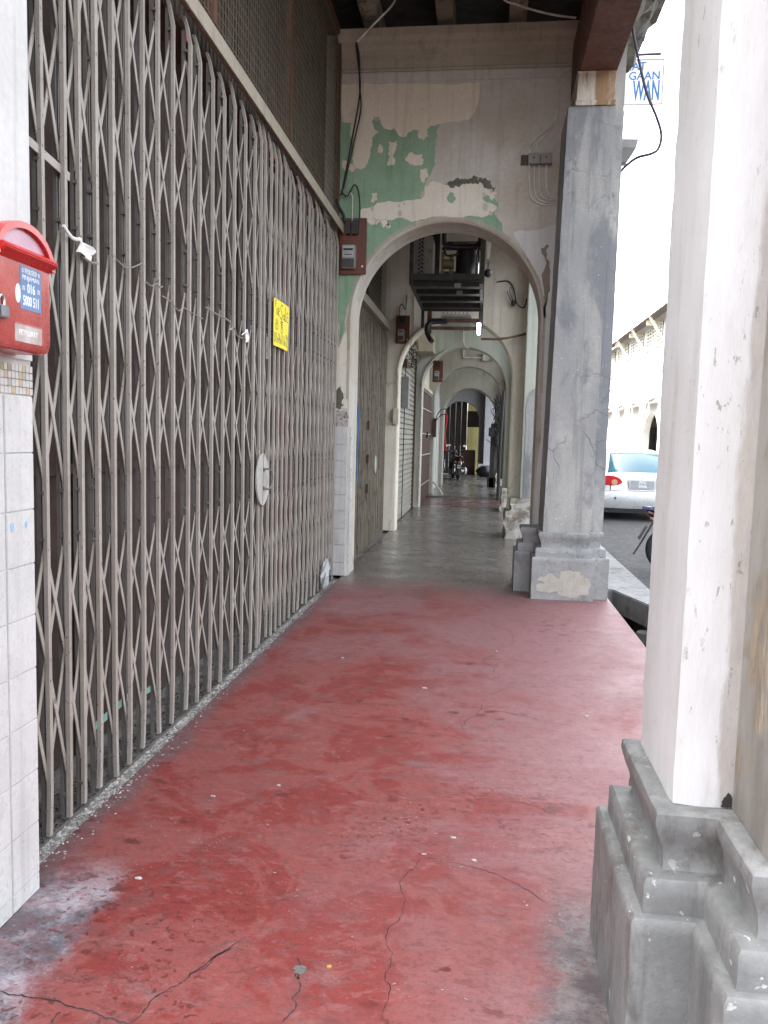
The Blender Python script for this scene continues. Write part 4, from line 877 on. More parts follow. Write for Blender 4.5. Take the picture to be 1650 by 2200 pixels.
cable('blue_cord', 'faded blue cord hanging down beside the first arch jamb', [(-1.405, 8.81, 1.85), (-1.405, 8.83, 1.5), (-1.42, 8.84, 1.2), (-1.415, 8.84, 1.12), (-1.40, 8.84, .98)], .010, plain('blue_cord', (.07, .15, .32), .7), 'cord')
# ------------------------------------------------------------------ second bay: dark gate, meter, air conditioner rack
G2 = empty('folding_gate', (-1.60, 10.7, -.03), 'sooty brown scissor gate under the air conditioner rack', 'gate')
cm = channel(3.20, .026, .016, .004).mesh('gate_bar', M['gate_old']); ys2 = [8.95+i*.128 for i in range(29)]
for y in ys2: inst('gate_bar', cm, G2, (-1.56+random.gauss(0, .003), y+random.gauss(0, .008), -.02), (random.gauss(0, R(.15)), 0, 0))
mb = MB()
for y in ys2:
    for zb, zc, zt_ in TIERS[:5]:
        for s in (1, -1): mb.bar((-1.585, y-.064*s, zb), (-1.585, y+.064*s, zt_), .022, .005, (1, 0, 0))
    mb.box(-1.61, -1.60, y+.055, y+.072, 0, 3.1)
tag(put('lattice', mb, M['gate_old'], G2), kind='stuff')
put('top_track', MB().box(-1.61, -1.54, 8.82, 12.69, 3.19, 3.30), M['track'], G2)
mb = MB().loft([[(x, 11.37+.10*k_*math.cos(2*math.pi*i/24), 1.11+.13*k_*math.sin(2*math.pi*i/24)) for i in range(24)] for x, k_ in ((-1.557, 1), (-1.545, 1), (-1.541, .95))])
put('lock_plate', mb, M['disc'], G2)
for z in (1.6, 1.15, .75): put('hasp', MB().box(-1.555, -1.53, 10.55, 10.62, z, z+.12), M['ac_rust'], G2)
mb = MB(); k = 0
g2d = empty('folding_doors', (-1.8, 10.7, 0), 'dark shop doors behind the sooty second gate', 'door')
for i in range(8): put('door_panel', MB().box(-1.86, -1.82, 8.83+i*.483, 8.83+i*.483+.478, -.03, 3.3), M['far_dark'], g2d)
grille('dark wire mesh over the second gate', -1.62, 8.82, 12.68, 3.305, 5.0, (10.7,), .06, .08, M['ac_dark'])
wall('upper_panel', 'dark boarding over the second shopfront', MB().box(-2.2, -1.70, 8.82, 12.69, 3.31, 5.85), M['dark'], (-2, 10, 3.31))
meter_board('dark meter board on the cream second wall', -1.45, -1.235, 12.697, 2.99, 3.43)
cable('conduit', 'cream conduit following the second arch on its left side', [(-1.40, 12.66, 1.95), (-1.40, 12.66, 2.5)]+[(cx2+(r2+.025)*math.cos(R(a)), 12.66, zs2+(r2+.025)*math.sin(R(a))) for a in range(175, 105, -8)], .018, M['cable_cream'], 'pipe', 2)
tag(put('conduit_box', MB().box(-1.46, -1.37, 12.61, 12.69, 1.72, 1.97), M['cable_cream'], at=(-1.41, 12.65, 1.72), bevel=.008), 'small cream box at the foot of the arch conduit', 'junction box')
cable('wall_wire', 'thin cream wire dropping beside the dark meter board', [(-1.19, 12.68, 4.6), (-1.18, 12.68, 3.7), (-1.17, 12.68, 3.2), (-1.22, 12.68, 2.95)], .008, M['cable_cream'])
cable('wall_wire', 'black wires looped over the dark meter board', [(-1.40, 12.67, 3.42), (-1.40, 12.66, 3.55), (-1.36, 12.65, 3.60), (-1.31, 12.66, 3.52), (-1.30, 12.67, 3.62), (-1.29, 12.67, 3.75)], .008, M['cable'])
cable('wall_wire', 'frayed black wires on the cream wall right of the rack', [(.10, 12.68, 3.95), (.28, 12.67, 3.96), (.37, 12.66, 3.84), (.42, 12.6, 3.62), (.52, 12.62, 3.55), (.56, 12.66, 3.62), (.57, 12.66, 3.70)], .010, M['cable'])
tag(put('wire_knot', MB().ball((.37, 12.62, 3.62), .04, .03, .05, 8, 6).tube([(.34, 12.62, 3.65), (.29, 12.6, 3.74), (.27, 12.6, 3.80)], .008, 5, 3).tube([(.36, 12.62, 3.66), (.31, 12.6, 3.78), (.31, 12.6, 3.86)], .008, 5, 3), M['cable'], at=(.37, 12.62, 3.6)), 'black knot of loose wire ends on the cream wall', 'wire')
cable('rack_stay', 'brown stay rod from the rack to the right wall', [(-.10, 12.2, 3.02), (.25, 12.35, 3.05), (.60, 12.6, 3.16)], .018, M['ac_rust'], 'rod')

A = empty('condenser_rack', (-.53, 10.8, 3.45), 'dark steel rack hung under the ceiling carrying an air conditioner', 'air conditioner')
mb = MB()
for x in (-.975, -.105):
    mb.box(x-.022, x+.022, 9.98, 10.02, 3.42, 5.64); mb.box(x-.022, x+.022, 11.96, 12.0, 3.15, 5.64)
    mb.box(x-.0215, x+.0215, 9.981, 12.01, 3.405, 3.465)
mb.box(-.997, -.083, 9.975, 10.025, 3.462, 3.53); mb.box(-.997, -.083, 11.95, 12.0, 3.39, 3.46)
put('frame', mb, M['ac_dark'], A)
for i, y in enumerate((10.12, 10.62, 11.15, 11.7)):
    put('slat', MB().box(-.95, -.13, y, y+.16, 3.40, 3.425).box(-.95, -.13, y, y+.012, 3.425, 3.46), M['ac_dark'], A)
put('slat_clip', MB().box(-.44, -.36, 10.11, 10.13, 3.39, 3.44).box(-.43, -.35, 10.61, 10.63, 3.39, 3.44), M['meter_grey'], A)
mb = MB()
mb.box(-.76, -.72, 10.06, 10.5, 3.49, 4.03); mb.box(-.94, -.90, 10.06, 10.5, 3.49, 4.03); mb.box(-.94, -.72, 10.06, 10.5, 3.99, 4.03); mb.box(-.90, -.76, 10.40, 10.44, 3.5, 4.0)
mb.box(-.83, -.725, 10.055, 10.08, 3.50, 4.0); mb.box(-.935, -.725, 10.46, 10.48, 3.5, 4.02)
cu = put('condenser', mb, M['ac_grey'], A)
put('fan_dark_plate', MB().box(-.925, -.84, 10.10, 10.12, 3.5, 4.0), M['dark'], cu)  # black plate added for the dark holes behind the guard
mb = MB()                       # expanded metal guard: rows of slanted webs
for i in range(10):
    for j in range(3):
        x = -.935+j*.036; z = 3.505+i*.05; q = 1 if j % 2 else -1
        mb.bar((x, 10.055, z+.01), (x+.036, 10.055, z+.01+.036*q), .012, .012, (0, 1, 0)); mb.bar((x, 10.055, z), (x, 10.055, z+.026), .010, .012, (0, 1, 0))
tag(put('guard_mesh', mb, M['meter_grey'], cu), kind='stuff')
put('shade_tray', MB().box(-.96, -.12, 10.03, 11.94, 3.467, 3.475), M['ac_dark'], A); put('shade_plate', MB().box(-.96, -.70, 11.0, 11.03, 3.48, 4.3).box(-.70, -.12, 11.4, 11.43, 3.48, 3.85), M['ac_dark'], A)  # dark sheets added so the bright wall behind doesn't show through the rack
put('compressor', MB().cyl((-.30, 10.35, 3.47), (-.30, 10.35, 3.86), .14, 20).ball((-.30, 10.35, 3.86), .14, .14, .08, 20, 8), M['black'], A, smooth=True)
mb = MB().cyl((-.60, 10.25, 3.70), (-.46, 10.25, 3.70), .062, 14).box(-.62, -.585, 10.22, 10.28, 3.47, 3.85).box(-.52, -.47, 10.24, 10.28, 3.47, 3.82); put('fan_motor', mb, M['ac_brass'], A)
put('support', MB().box(-.66, -.645, 10.3, 10.32, 3.5, 4.2).box(-.64, -.10, 10.6, 10.64, 3.96, 3.99).box(-.64, -.10, 10.7, 10.74, 4.06, 4.09), M['ac_rust'], A)
mb = MB().tube([(-.60, 10.2, 4.6), (-.585, 10.2, 4.05), (-.57, 10.2, 3.93), (-.47, 10.2, 3.90), (-.30, 10.2, 3.90), (-.16, 10.2, 3.92), (-.13, 10.2, 4.04)], .034, 10, 5)
mb.tube([(-.585, 10.22, 4.0), (-.57, 10.22, 3.82), (-.48, 10.22, 3.80), (-.40, 10.22, 3.83)], .014, 7, 5)
put('pipe', mb, M['black'], A, smooth=True)
put('gas_bottle', MB().cyl((-.165, 10.15, 3.50), (-.165, 10.15, 3.80), .024, 10).cyl((-.165, 10.15, 3.80), (-.155, 10.15, 3.88), .016, 8), M['chrome'], A, smooth=True)
put('bracket_post', MB().box(-.13, -.075, 10.06, 10.12, 3.53, 5.6), M['ac_dark'], A)
A2 = empty('condenser_rack', (-.53, 12.3, 3.1), 'smaller rusty rack with a second air conditioner behind the first', 'air conditioner')
mb = MB()
mb.box(-.90, -.13, 12.20, 12.24, 3.265, 3.32); mb.box(-.90, -.13, 12.2, 12.24, 3.155, 3.20)
for x in (-.92, -.15): mb.box(x, x+.045, 12.18, 12.25, 3.13, 3.55)
mb.box(-.92, -.86, 12.15, 12.3, 3.1, 3.6)
put('frame', mb, M['ac_rust'], A2)
put('unit', MB().box(-.72, -.26, 12.30, 12.66, 3.20, 3.38).box(-.70, -.28, 12.27, 12.30, 3.36, 3.40), M['meter_face'], A2, bevel=.01)
for i in range(7): put('fin', MB().box(-.69+i*.06, -.675+i*.06, 12.27, 12.29, 3.401, 3.43), M['meter_grey'], A2)
put('drain_hose', MB().tube([(-.62, 12.1, 3.26), (-.82, 12.1, 3.25), (-.90, 12.05, 3.20), (-.91, 12.0, 3.10), (-.86, 11.95, 2.99), (-.82, 11.9, 2.94)], .036, 10, 5), M['black'], A2, smooth=True)
put('label_plate', MB().box(-.86, -.74, 12.192, 12.199, 3.21, 3.255), M['white_print'], A2)
LP = empty('hanging_lamp', (-.135, 11.6, 3.1), 'bare white bulb hanging at the corner of the rack', 'lamp')
put('bulb', MB().cyl((-.135, 11.6, 3.03), (-.135, 11.6, 3.17), .026, 12).cyl((-.135, 11.6, 3.0), (-.135, 11.6, 3.03), .016, 10), M['bulb'], LP)
put('holder', MB().cyl((-.135, 11.6, 3.171), (-.135, 11.6, 3.215), .022, 10), M['black'], LP)
put('flex', MB().tube([(-.135, 11.6, 3.21), (-.13, 11.6, 3.6), (-.10, 11.6, 3.9)], .006, 5), M['cable'], LP)
tag(put('wall_lamp', MB().ball((-.03, 10.3, 3.60), .05, .05, .055, 12, 8).cyl((-.03, 10.3, 3.64), (-.03, 10.3, 3.92), .008, 6), M['black'], at=(-.03, 10.3, 3.6), smooth=True), 'round black lamp holder hanging beside the rack', 'lamp')
tag(put('ceiling_strip', MB().box(-.055, -.01, 10.05, 10.3, 3.72, 5.2), M['cable_cream'], at=(-.03, 10.1, 3.7)), 'cream batten running up beside the rack post', 'batten')

# ------------------------------------------------------------------ third to last bays
P2 = empty('side_pier', (.75, 12.5, 0), 'white pier with grey rounded dado and flaking base behind the grey pier', 'pillar')
put('shaft', MB().box(.58, 1.14, 12.35, 13.1, .62, 5.6), M['green_white'], P2, bevel=.01)
mb = MB(); mb.prism([(.62, .62), (.90, .62), (.90, 2.05)]+[(.76+.14*math.cos(a), 2.05+.26*math.sin(a)) for a in [math.pi*i/8 for i in range(1, 8)]]+[(.62, 2.05)], 12.335, 12.352, 'y'); put('dado', mb, M['grey_pier'], P2)
def lump(x0, x1, y0, y1, z0, z1, amp=.015):
    mb = MB(); rg = []
    for z in [z0+(z1-z0)*i/5 for i in range(6)]:
        pl = []
        for a, c in (((x0, y0), (x1, y0)), ((x1, y0), (x1, y1)), ((x1, y1), (x0, y1)), ((x0, y1), (x0, y0))):
            for i in range(5): pl.append((a[0]+(c[0]-a[0])*i/5+random.gauss(0, amp), a[1]+(c[1]-a[1])*i/5+random.gauss(0, amp), z))
        rg.append(pl)
    return mb.loft(rg)
put('plinth', lump(.37, 1.18, 12.22, 13.15, -.02, .42), M['rubble'], P2)
put('plinth_cap', lump(.44, 1.16, 12.26, 13.12, .42, .62, .012), M['rubble'], P2)
for i, (y, lab) in enumerate(((16.95, 'third pier along the right side, flaking at its foot'), (20.95, 'fourth pier along the right side beside the step'), (25.0, 'fifth pier along the right side behind the cable tangle'))):
    p = empty('side_pier', (.8, y, 0), lab, 'pillar')
    put('shaft', MB().box(.55, 1.14, y, y+.9, .5, 5.6), M['green_white' if i == 0 else 'far_wall'], p, bevel=.01)
    put('plinth', lump(.40, 1.18, y-.10, y+.95, -.02, .5), M['rubble'], p)
p = empty('side_pier', (.5, 30, 0), 'bright white far pier beyond the black bin bag', 'pillar')
put('shaft', MB().box(.0, .34, 33.3, 34.4, .5, 5.0), M['far_white'], p); put('plinth', MB().box(-.22, .42, 33.1, 34.5, 0, .52), M['far_white'], p, bevel=.02)
p = empty('side_pier', (.5, 30, 0), 'white pier halfway along the far bay on the street side', 'pillar')
put('shaft', MB().box(.52, .80, 29.6, 30.2, .4, 5.0), M['far_white'], p); put('plinth', MB().box(.42, .86, 29.5, 30.3, 0, .4), M['far_white'], p, bevel=.02)
# roller shutter
RS = empty('roller_shutter', (-1.55, 15.1, 0), 'beige slatted roller shutter closing the third shopfront', 'shutter')
mb = MB().prism([(0, 0), (.022, .012), (.022, .085), (0, .098), (-.012, .098), (-.012, 0)], 13.06, 17.2, 'y')
sm_ = MB(); sm_.v = [(x, y-15.1, z) for x, y, z in mb.v]; sm_.f = mb.f
sme = sm_.mesh('slat', M['shutter'])
for i in range(32): inst('slat', sme, RS, (-1.55, 15.1, -.02+i*.1))
put('centre_guide', MB().box(-1.527, -1.515, 15.06, 15.10, -.02, 3.2), M['black'], RS)
put('side_guide', MB().box(-1.57, -1.49, 17.12, 17.2, -.02, 3.2), M['brown_frame'], RS)
tag(put('shutter_housing', MB().box(-2.2, -1.10, 16.35, 17.2, 3.28, 3.62), M['cornice'], at=(-1.6, 16.8, 3.28)), 'pale box housing above the roller shutter', 'housing')
wall('upper_panel', 'cream wall above the roller shutter', MB().box(-2.2, -1.52, 13.03, 17.24, 3.2, 5.85), M['cream'], (-1.9, 15, 3.2))
fb = empty('fuse_box', (-1.45, 14.2, 2.2), 'grey green fuse box and wires beside the roller shutter', 'fuse box')
put('case', MB().box(-1.53, -1.40, 14.5, 14.75, 2.05, 2.62), M['meter_grey'], fb, bevel=.01)
put('breaker', MB().box(-1.53, -1.42, 14.35, 14.6, 2.78, 2.92), M['brown_frame'], fb)
for i in range(7):
    a = random.uniform(14.3, 15.2)
    pts = [(-1.5, a, 2.9)]+[(-1.48+random.uniform(0, .2), a+random.uniform(-.3, .5), 2.95+.12*k+random.uniform(-.1, .1)) for k in range(4)]+[(-1.5, a+.2, 3.6)]
    put('wire', MB().tube(pts, .009, 5, 4), M['cable'], fb)
cable('conduit', 'cream conduit following the third arch on its left side', [(-1.375, 17.2, .1), (-1.375, 17.2, 2.6)]+[(cx3+(r3+.03)*math.cos(R(a)), 17.2, zs3+(r3+.03)*math.sin(R(a))) for a in range(178, 110, -8)], .022, M['cable_cream'], 'pipe', 2)
cable('conduit', 'cream pipe running across the crown of the third arch', [(-.78, 17.2, 4.2), (-.60, 17.2, 3.98), (-.52, 17.18, 3.93), (-.52, 17.15, 3.55), (-.40, 17.1, 3.42)], .025, M['cable_cream'], 'pipe', 3)
tag(put('ceiling_rose', MB().cyl((-.52, 17.16, 3.95), (-.52, 17.22, 3.95), .06, 14), M['cable_cream'], at=(-.52, 17.2, 3.95)), 'small round cream cover above the third arch', 'junction box')
cable('conduit', 'thin conduit above the fourth arch with a small box', [(-.62, 21.26, 4.3), (-.62, 21.26, 3.72), (-.55, 21.26, 3.66), (-.1, 21.26, 3.66)], .02, M['cable_grey'], 'pipe', 3)
tag(put('switch_box', MB().box(-.12, .06, 21.2, 21.29, 3.58, 3.76).ball((.14, 21.2, 3.68), .08, .05, .08, 8, 6), M['cable_cream'], at=(0, 21.2, 3.6)), 'cream switch box with a dark tangle above the fourth arch', 'junction box')
meter_board('meter board with two dials behind the barred gate', -1.15, -.93, 17.245, 2.72, 3.18)
# barred gate
BG = empty('barred_gate', (-1.42, 19.4, 0), 'brown barred metal gate of the fourth shopfront', 'gate')
for i in range(25): put('bar', MB().cyl((-1.44, 17.7+i*.145, .04), (-1.44, 17.7+i*.145, 2.62), .014, 6), M['barred'], BG)
for z in (.42, 1.12, 1.62, 2.2, 2.62): put('rail', MB().box(-1.428, -1.41, 17.62, 21.28, z-.013, z+.013), M['meter_grey'], BG)
put('frame', MB().box(-1.47, -1.40, 17.56, 17.62, 0, 2.75).box(-1.47, -1.40, 17.56, 21.28, 2.66, 2.75), M['cable_cream'], BG)
put('lock', MB().box(-1.43, -1.38, 19.6, 19.75, 1.52, 1.66), M['black'], BG)
wall('upper_panel', 'plastered wall above the barred gate', MB().box(-2.2, -1.5, 17.56, 21.29, 2.76, 5.85), M['cream'], (-1.9, 19, 2.76))
PD = empty('panel_door', (-1.45, 23.5, 0), 'grey white panelled doors of the fifth shopfront', 'door')
for i in range(8): put('door_panel', MB().box(-1.48, -1.43+.008*(i % 2), 21.62+i*.47, 21.62+i*.47+.464, .035, 2.9), M['pale_door'], PD)
wall('upper_panel', 'old plaster above the grey white doors', MB().box(-2.2, -1.45, 21.61, 25.39, 2.9, 5.85), M['far_wall'], (-1.9, 23, 2.9))
tag(put('switch_board', MB().box(-1.36, -1.28, 21.24, 21.3, 1.55, 2.05), M['hardboard'], at=(-1.32, 21.25, 1.6)), 'small orange brown switch board on the fourth wall', 'board')
cable('wall_wire', 'looped black wires over the orange brown switch board', [(-1.3, 21.25, 2.0), (-1.24, 21.2, 2.18), (-1.1, 21.2, 2.3), (-.95, 21.2, 2.26), (-.98, 21.2, 2.18), (-1.15, 21.2, 2.14), (-1.28, 21.22, 2.0)], .012, M['cable'])
cable('wall_wire', 'pale strip of sheet leaning at the foot of the fourth wall', [(-1.33, 21.1, .36), (-1.2, 20.9, .28), (-1.02, 20.7, .06)], .02, M['cable_grey'], 'strip', 2)
wall('shopfront_wall', 'dark wall of the shopfront beside the parked motorcycle', MB().box(-2.1, -1.70, 26.31, 33.99, 0, 5.85), M['far_dark'], (-1.9, 30, 0))
# pipes and the cable tangle on the right of the fifth arch
cable('drain_pipe', 'dark downpipe on the right edge of the fourth arch', [(.40, 20.25, .0), (.41, 20.3, 1.4), (.45, 20.35, 2.75)], .04, M['black'], 'pipe', 2)
tang = MB()
for i in range(22):
    c = Vector((.40+random.uniform(-.05, .1), 24.9, 2.2)); pts = [c+Vector((random.gauss(0, .13), random.gauss(0, .06), (k-3)*.26+random.gauss(0, .16))) for k in range(6)]
    tang.tube(pts, .011, 5, 4)
tg = empty('cable_tangle', (.4, 24.9, 1.3), 'black tangle of telephone cables hanging by the fifth arch', 'cables')
put('cables', tang, M['cable'], tg); put('splice_box', MB().box(.13, .40, 24.86, 25.0, 1.62, 1.90), M['black'], tg, bevel=.01)
put('trunk_cable', MB().tube([(.50, 24.9, 3.3), (.46, 24.9, 2.3), (.44, 24.9, 1.5), (.47, 24.9, .3)], .03, 6, 4), M['cable'], tg)
wb = empty('dark_post', (.29, 25.8, 0), 'black boxed post standing right of the motorcycle', 'post')
put('post', MB().box(.20, .33, 25.0, 25.36, .035, 2.02), M['black'], wb); put('foot', MB().box(.13, .33, 25.0, 25.3, .035, .34), M['black'], wb)
# end of the arcade
EB = empty('timber_screen', (-1.2, 33.9, 0), 'tall dark brown timber screen closing the end of the arcade', 'screen')
for i in range(4): put('plank', MB().box(-1.74+i*.245, -1.74+i*.245+.24, 34.6+.01*(i % 2), 34.65, .035, 3.4), M['far_dark'], EB)
put('upper_board', MB().box(-.75, -.20, 34.55, 34.60, 2.05, 2.74), M['far_dark'], EB)
tag(put('hardboard_sheet', MB().box(-.98, -.355, 34.45, 34.48, .035, 1.07), M['hardboard'], at=(-.6, 34.45, .04)), 'brown hardboard sheet leaning before the yellow wall', 'board')
yw = put('yellow_wall', MB().box(-.76, .05, 35.5, 35.7, 0, 4), M['yellow_wall'], at=(-.3, 35.6, 0)); tag(yw, 'yellow painted wall at the far end of the arcade', 'wall')
rc = empty('red_cloth', (-1.36, 28.6, 1.1), 'long red cloth hanging behind the left jamb of the fifth arch', 'cloth')
mb = MB(); rg = []
for k in range(9):
    z = 2.46-1.34*k/8; wv = .10 if k == 0 else .14+.03*math.sin(k)
    rg.append([(-1.42+wv*math.cos(a), 27.0+.05*math.sin(a*3)+.07*math.sin(a), z) for a in [i*math.pi/8 for i in range(16)]])
put('cloth', mb.loft(rg), M['red_cloth'], rc, smooth=True)
bb = MB(); rg = []
for k in range(9):
    t_ = k/8; rr = .38*math.sin(math.pi*(.12+.80*t_))**.6
    rg.append([(.10+rr*math.cos(a)*random.uniform(.9, 1.1), 32.2+rr*math.sin(a)*.8, .035+.43*t_*random.uniform(.93, 1.07)) for a in [i*math.pi/8 for i in range(16)]])
tag(put('bin_bag', bb.loft(rg), M['bin_bag'], at=(.1, 32.2, .035), smooth=True), 'full black bin bag lying beside the far white pier', 'bag')

# ------------------------------------------------------------------ motorcycles
def motorcycle(label, loc, rz, paint, plate=None, group='parked motorcycles', lamp='tail'):
    m = empty('motorcycle', loc, label, 'motorcycle', group)      # built along +x, rear at x = 0
    P_ = lambda name, mb, mat, par=m, **k: put(name, mb, mat, par, local=True, **k)
    for x in (.33, 1.56):
        wh = P_('wheel', MB().torus((x, 0, .285), (0, 1, 0), .24, .047, 32, 10), M['tyre'], smooth=True)
        mb = MB().torus((x, 0, .285), (0, 1, 0), .195, .013, 28, 6).cyl((x, -.05, .285), (x, .05, .285), .055, 12)
        for i in range(10):
            a = i*math.pi/5; mb.cyl((x, 0, .285), (x+.19*math.cos(a), 0, .285+.19*math.sin(a)), .005, 5)
        P_('rim', mb, M['chrome'], wh)
    P_('fork', MB().cyl((1.56, -.07, .285), (1.40, -.07, .78), .022, 8).cyl((1.56, .07, .285), (1.40, .07, .78), .022, 8).cyl((1.42, 0, .72), (1.34, 0, .98), .04, 10), M['chrome'])
    P_('front_mudguard', MB().loft([[(1.56+.31*math.cos(R(a))+0, y, .285+.31*math.sin(R(a))) for y in (-.06, -.05, .05, .06)] for a in range(20, 150, 13)], cap=False, closed=False), paint)
    mb = MB().loft([[(x, h*math.cos(a), z+v*math.sin(a)) for a in [k*math.pi/6 for k in range(12)]] for x, z, h, v in ((.16, .72, .05, .05), (.35, .70, .12, .09), (.62, .64, .13, .10), (.85, .53, .11, .12), (1.05, .53, .10, .10), (1.22, .68, .10, .12), (1.34, .82, .07, .09))])
    P_('body', mb, paint, smooth=True)
    mb = MB().loft([[(x, h*math.cos(a), z+v*math.sin(a)) for a in [k*math.pi/6 for k in range(12)]] for x, z, h, v in ((.10, .80, .06, .03), (.28, .81, .12, .05), (.6, .79, .13, .055), (.88, .75, .10, .05), (.98, .70, .06, .04))])
    P_('seat', mb, M['black'], smooth=True)
    P_('engine', MB().box(.72, 1.02, -.11, .11, .25, .50).cyl((.98, 0, .37), (1.20, 0, .42), .07, 12), M['meter_grey'], bevel=.02)
    P_('exhaust', MB().tube([(1.0, -.12, .30), (.75, -.15, .24), (.25, -.17, .34)], lambda t: .022+.022*t, 10, 4), M['chrome'], smooth=True)
    P_('shock', MB().cyl((.36, .13, .31), (.46, .12, .66), .024, 10).cyl((.36, -.13, .31), (.46, -.12, .66), .024, 10), M['chrome'])
    P_('leg_shield', MB().loft([[(1.16+.05*abs(y)/.2, y, .35), (1.30, y*.8, .86), (1.315, y*.8, .86), (1.18+.05*abs(y)/.2, y, .35)] for y in (-.22, -.1, 0, .1, .22)], cap=True), paint)
    P_('handlebar', MB().tube([(1.18, -.34, 1.02), (1.28, -.2, 1.03), (1.32, 0, 1.0), (1.28, .2, 1.03), (1.18, .34, 1.02)], .016, 8, 4).cyl((1.20, -.36, 1.02), (1.26, -.24, 1.03), .02, 8).cyl((1.20, .36, 1.02), (1.26, .24, 1.03), .02, 8), M['black'])
    P_('headlight', MB().ball((1.40, 0, .98), .10, .11, .10, 14, 8), paint, smooth=True)
    for s in (-1, 1):
        mr = P_('mirror', MB().tube([(1.24, .24*s, 1.04), (1.22, .27*s, 1.15), (1.20, .33*s, 1.22)], .007, 6, 3), M['black'])
        P_('mirror_glass', MB().loft([[(1.20-.012*q, .34*s+.058*math.cos(a), 1.235+.042*math.sin(a)) for a in [k*math.pi/8 for k in range(16)]] for q in (0, 1)]), M['white_print'], mr)
    P_('tail_light', MB().loft([[(x, h*math.cos(a), z+v*math.sin(a)) for a in [k*math.pi/6 for k in range(12)]] for x, z, h, v in ((.03, .755, .03, .02), (.05, .745, .07, .04), (.16, .72, .08, .055))]), M[lamp], smooth=True)
    P_('tail_cowl', MB().loft([[(x, y, z+t_) for y, t_ in ((-h, 0), (h, 0), (h*.6, .04), (-h*.6, .04))] for x, z, h in ((-.02, .79, .03), (.15, .775, .09), (.4, .77, .11))]), paint)
    P_('rear_mudguard', MB().bar((-.01, 0, .36), (.14, 0, .66), .10, .012, (1, 0, 0)).bar((-.10, 0, .20), (-.01, 0, .36), .085, .012, (1, 0, 0)), M['black'])
    pl = P_('number_plate', MB().bar((-.045, 0, .40), (.045, 0, .575), .19, .006, (1, 0, 0)), M['black'])
    d = Vector((.09, 0, .175)).normalized(); nn = Vector((-d.z, 0, d.x))
    if plate:
        for i, tx in enumerate(plate): words('lettering', tx, .075, M['white_print'], pl, ((0, -1, 0), tuple(d), tuple(nn)), Vector((0, 0, .487))+d*(.040-.08*i)+nn*.0042, local=True)
    P_('indicator', MB().ball((.12, -.14, .66), .025, .03, .022, 8, 6).ball((.12, .14, .66), .025, .03, .022, 8, 6).cyl((.12, -.12, .66), (.12, .12, .66), .008, 6), M['lens'])
    P_('stand', MB().cyl((.75, .10, .24), (.70, .28, .0), .012, 6), M['black'])
    m.rotation_euler.z = rz
    return m
m1 = motorcycle('dark motorcycle parked far down the arcade with a striped cloth on its seat', (-.85, 28.75, .035), R(100), M['bike_dark'], ('PCF', '6601'), lamp='tail_dark')
mb = MB(); rg = []
for i in range(9):
    y = -.20+.4*i/8; rg.append([(x, y+random.gauss(0, .01), .865-1.3*max(0, abs(y)-.11)+random.gauss(0, .012)) for x in (.05, .18, .33, .46)])
mb.loft(rg, cap=False, closed=False)
sc_ = NT('striped_cloth'); sc_m = sc_.set(Base_Color=sc_.mix(sc_.ramp(sc_.noise(26, 3), .46, .54), (.55, .50, .48), (.35, .05, .06)), Roughness=.9)
o = put('seat_cloth', mb, sc_m, m1, local=True); tag(o, 'crumpled red and white cloth')
mb = MB().ball((.45, -.26, .33), .16, .09, .15, 10, 7); put('carrier_bag', mb, M['plastic'], m1, local=True, smooth=True)
m2 = motorcycle('dark blue motorcycle parked at the kerb with only its tail showing behind the white pier', (2.06, 10.42, -.11), R(-4), M['bike_blue'], lamp='tail_dark')
m3 = motorcycle('black motorcycle behind the left arch jamb, only its mirror and wheel showing', (-1.60, 30.6, .035), R(95), M['bike_dark'], lamp='tail_dark')

# ------------------------------------------------------------------ silver car in the street
CAR = empty('parked_car', (3.34, 17.1, -.11), 'silver saloon car parked in the street seen from behind', 'car')   # rear bumper at y = 0
def cput(n, mb, mt, par=CAR, **k): return put(n, mb, mt, par, local=True, **k)
def sect(y, zb, zt, hw, tuck=.06, crown=.04):
    pts = []
    for s in (1, -1):
        q = [(hw-tuck, zb), (hw-.015, zb+.10), (hw, zb+(zt-zb)*.45), (hw-.02, zb+(zt-zb)*.75), (hw-.07, zt-.015), (hw*.55, zt+crown*.6)]
        pts += [(s*x, y, z) for x, z in (q if s == 1 else q[::-1])]
    return pts
st = [(.10, .40, .50, .62), (.115, .30, .60, .74), (.13, .22, .66, .82), (.16, .20, .90, .835), (.24, .19, .955, .84), (.6, .18, .985, .85), (1.1, .18, .98, .855), (2.4, .17, .96, .855), (3.3, .18, .94, .85), (3.9, .20, .84, .83), (4.3, .24, .70, .76), (4.45, .32, .55, .62)]
body = cput('body', MB().loft([sect(*s) for s in st]), M['car'], smooth=True)
gr = [(.50, .955, .72), (.62, 1.06, .70), (1.12, 1.38, .60), (1.35, 1.435, .575), (1.9, 1.47, .57), (2.5, 1.44, .56), (3.25, 1.0, .69)]
cput('glasshouse', MB().loft([[(-h-.02, y, .94), (-h, y, z-.06), (-h+.08, y, z-.005), (0, y, z+.02), (h-.08, y, z-.005), (h, y, z-.06), (h+.02, y, .94)] for y, z, h in gr]), M['car_glass'], smooth=True)
cput('roof', MB().loft([[(-h*1.035, y, z-.03), (-h*.88, y, z+.012), (0, y, z+.032), (h*.88, y, z+.012), (h*1.035, y, z-.03), (0, y, z-.02)] for y, z, h in ((1.16, 1.40, .60), (1.35, 1.445, .59), (1.9, 1.475, .58), (2.5, 1.445, .57))]), M['car'], smooth=True)
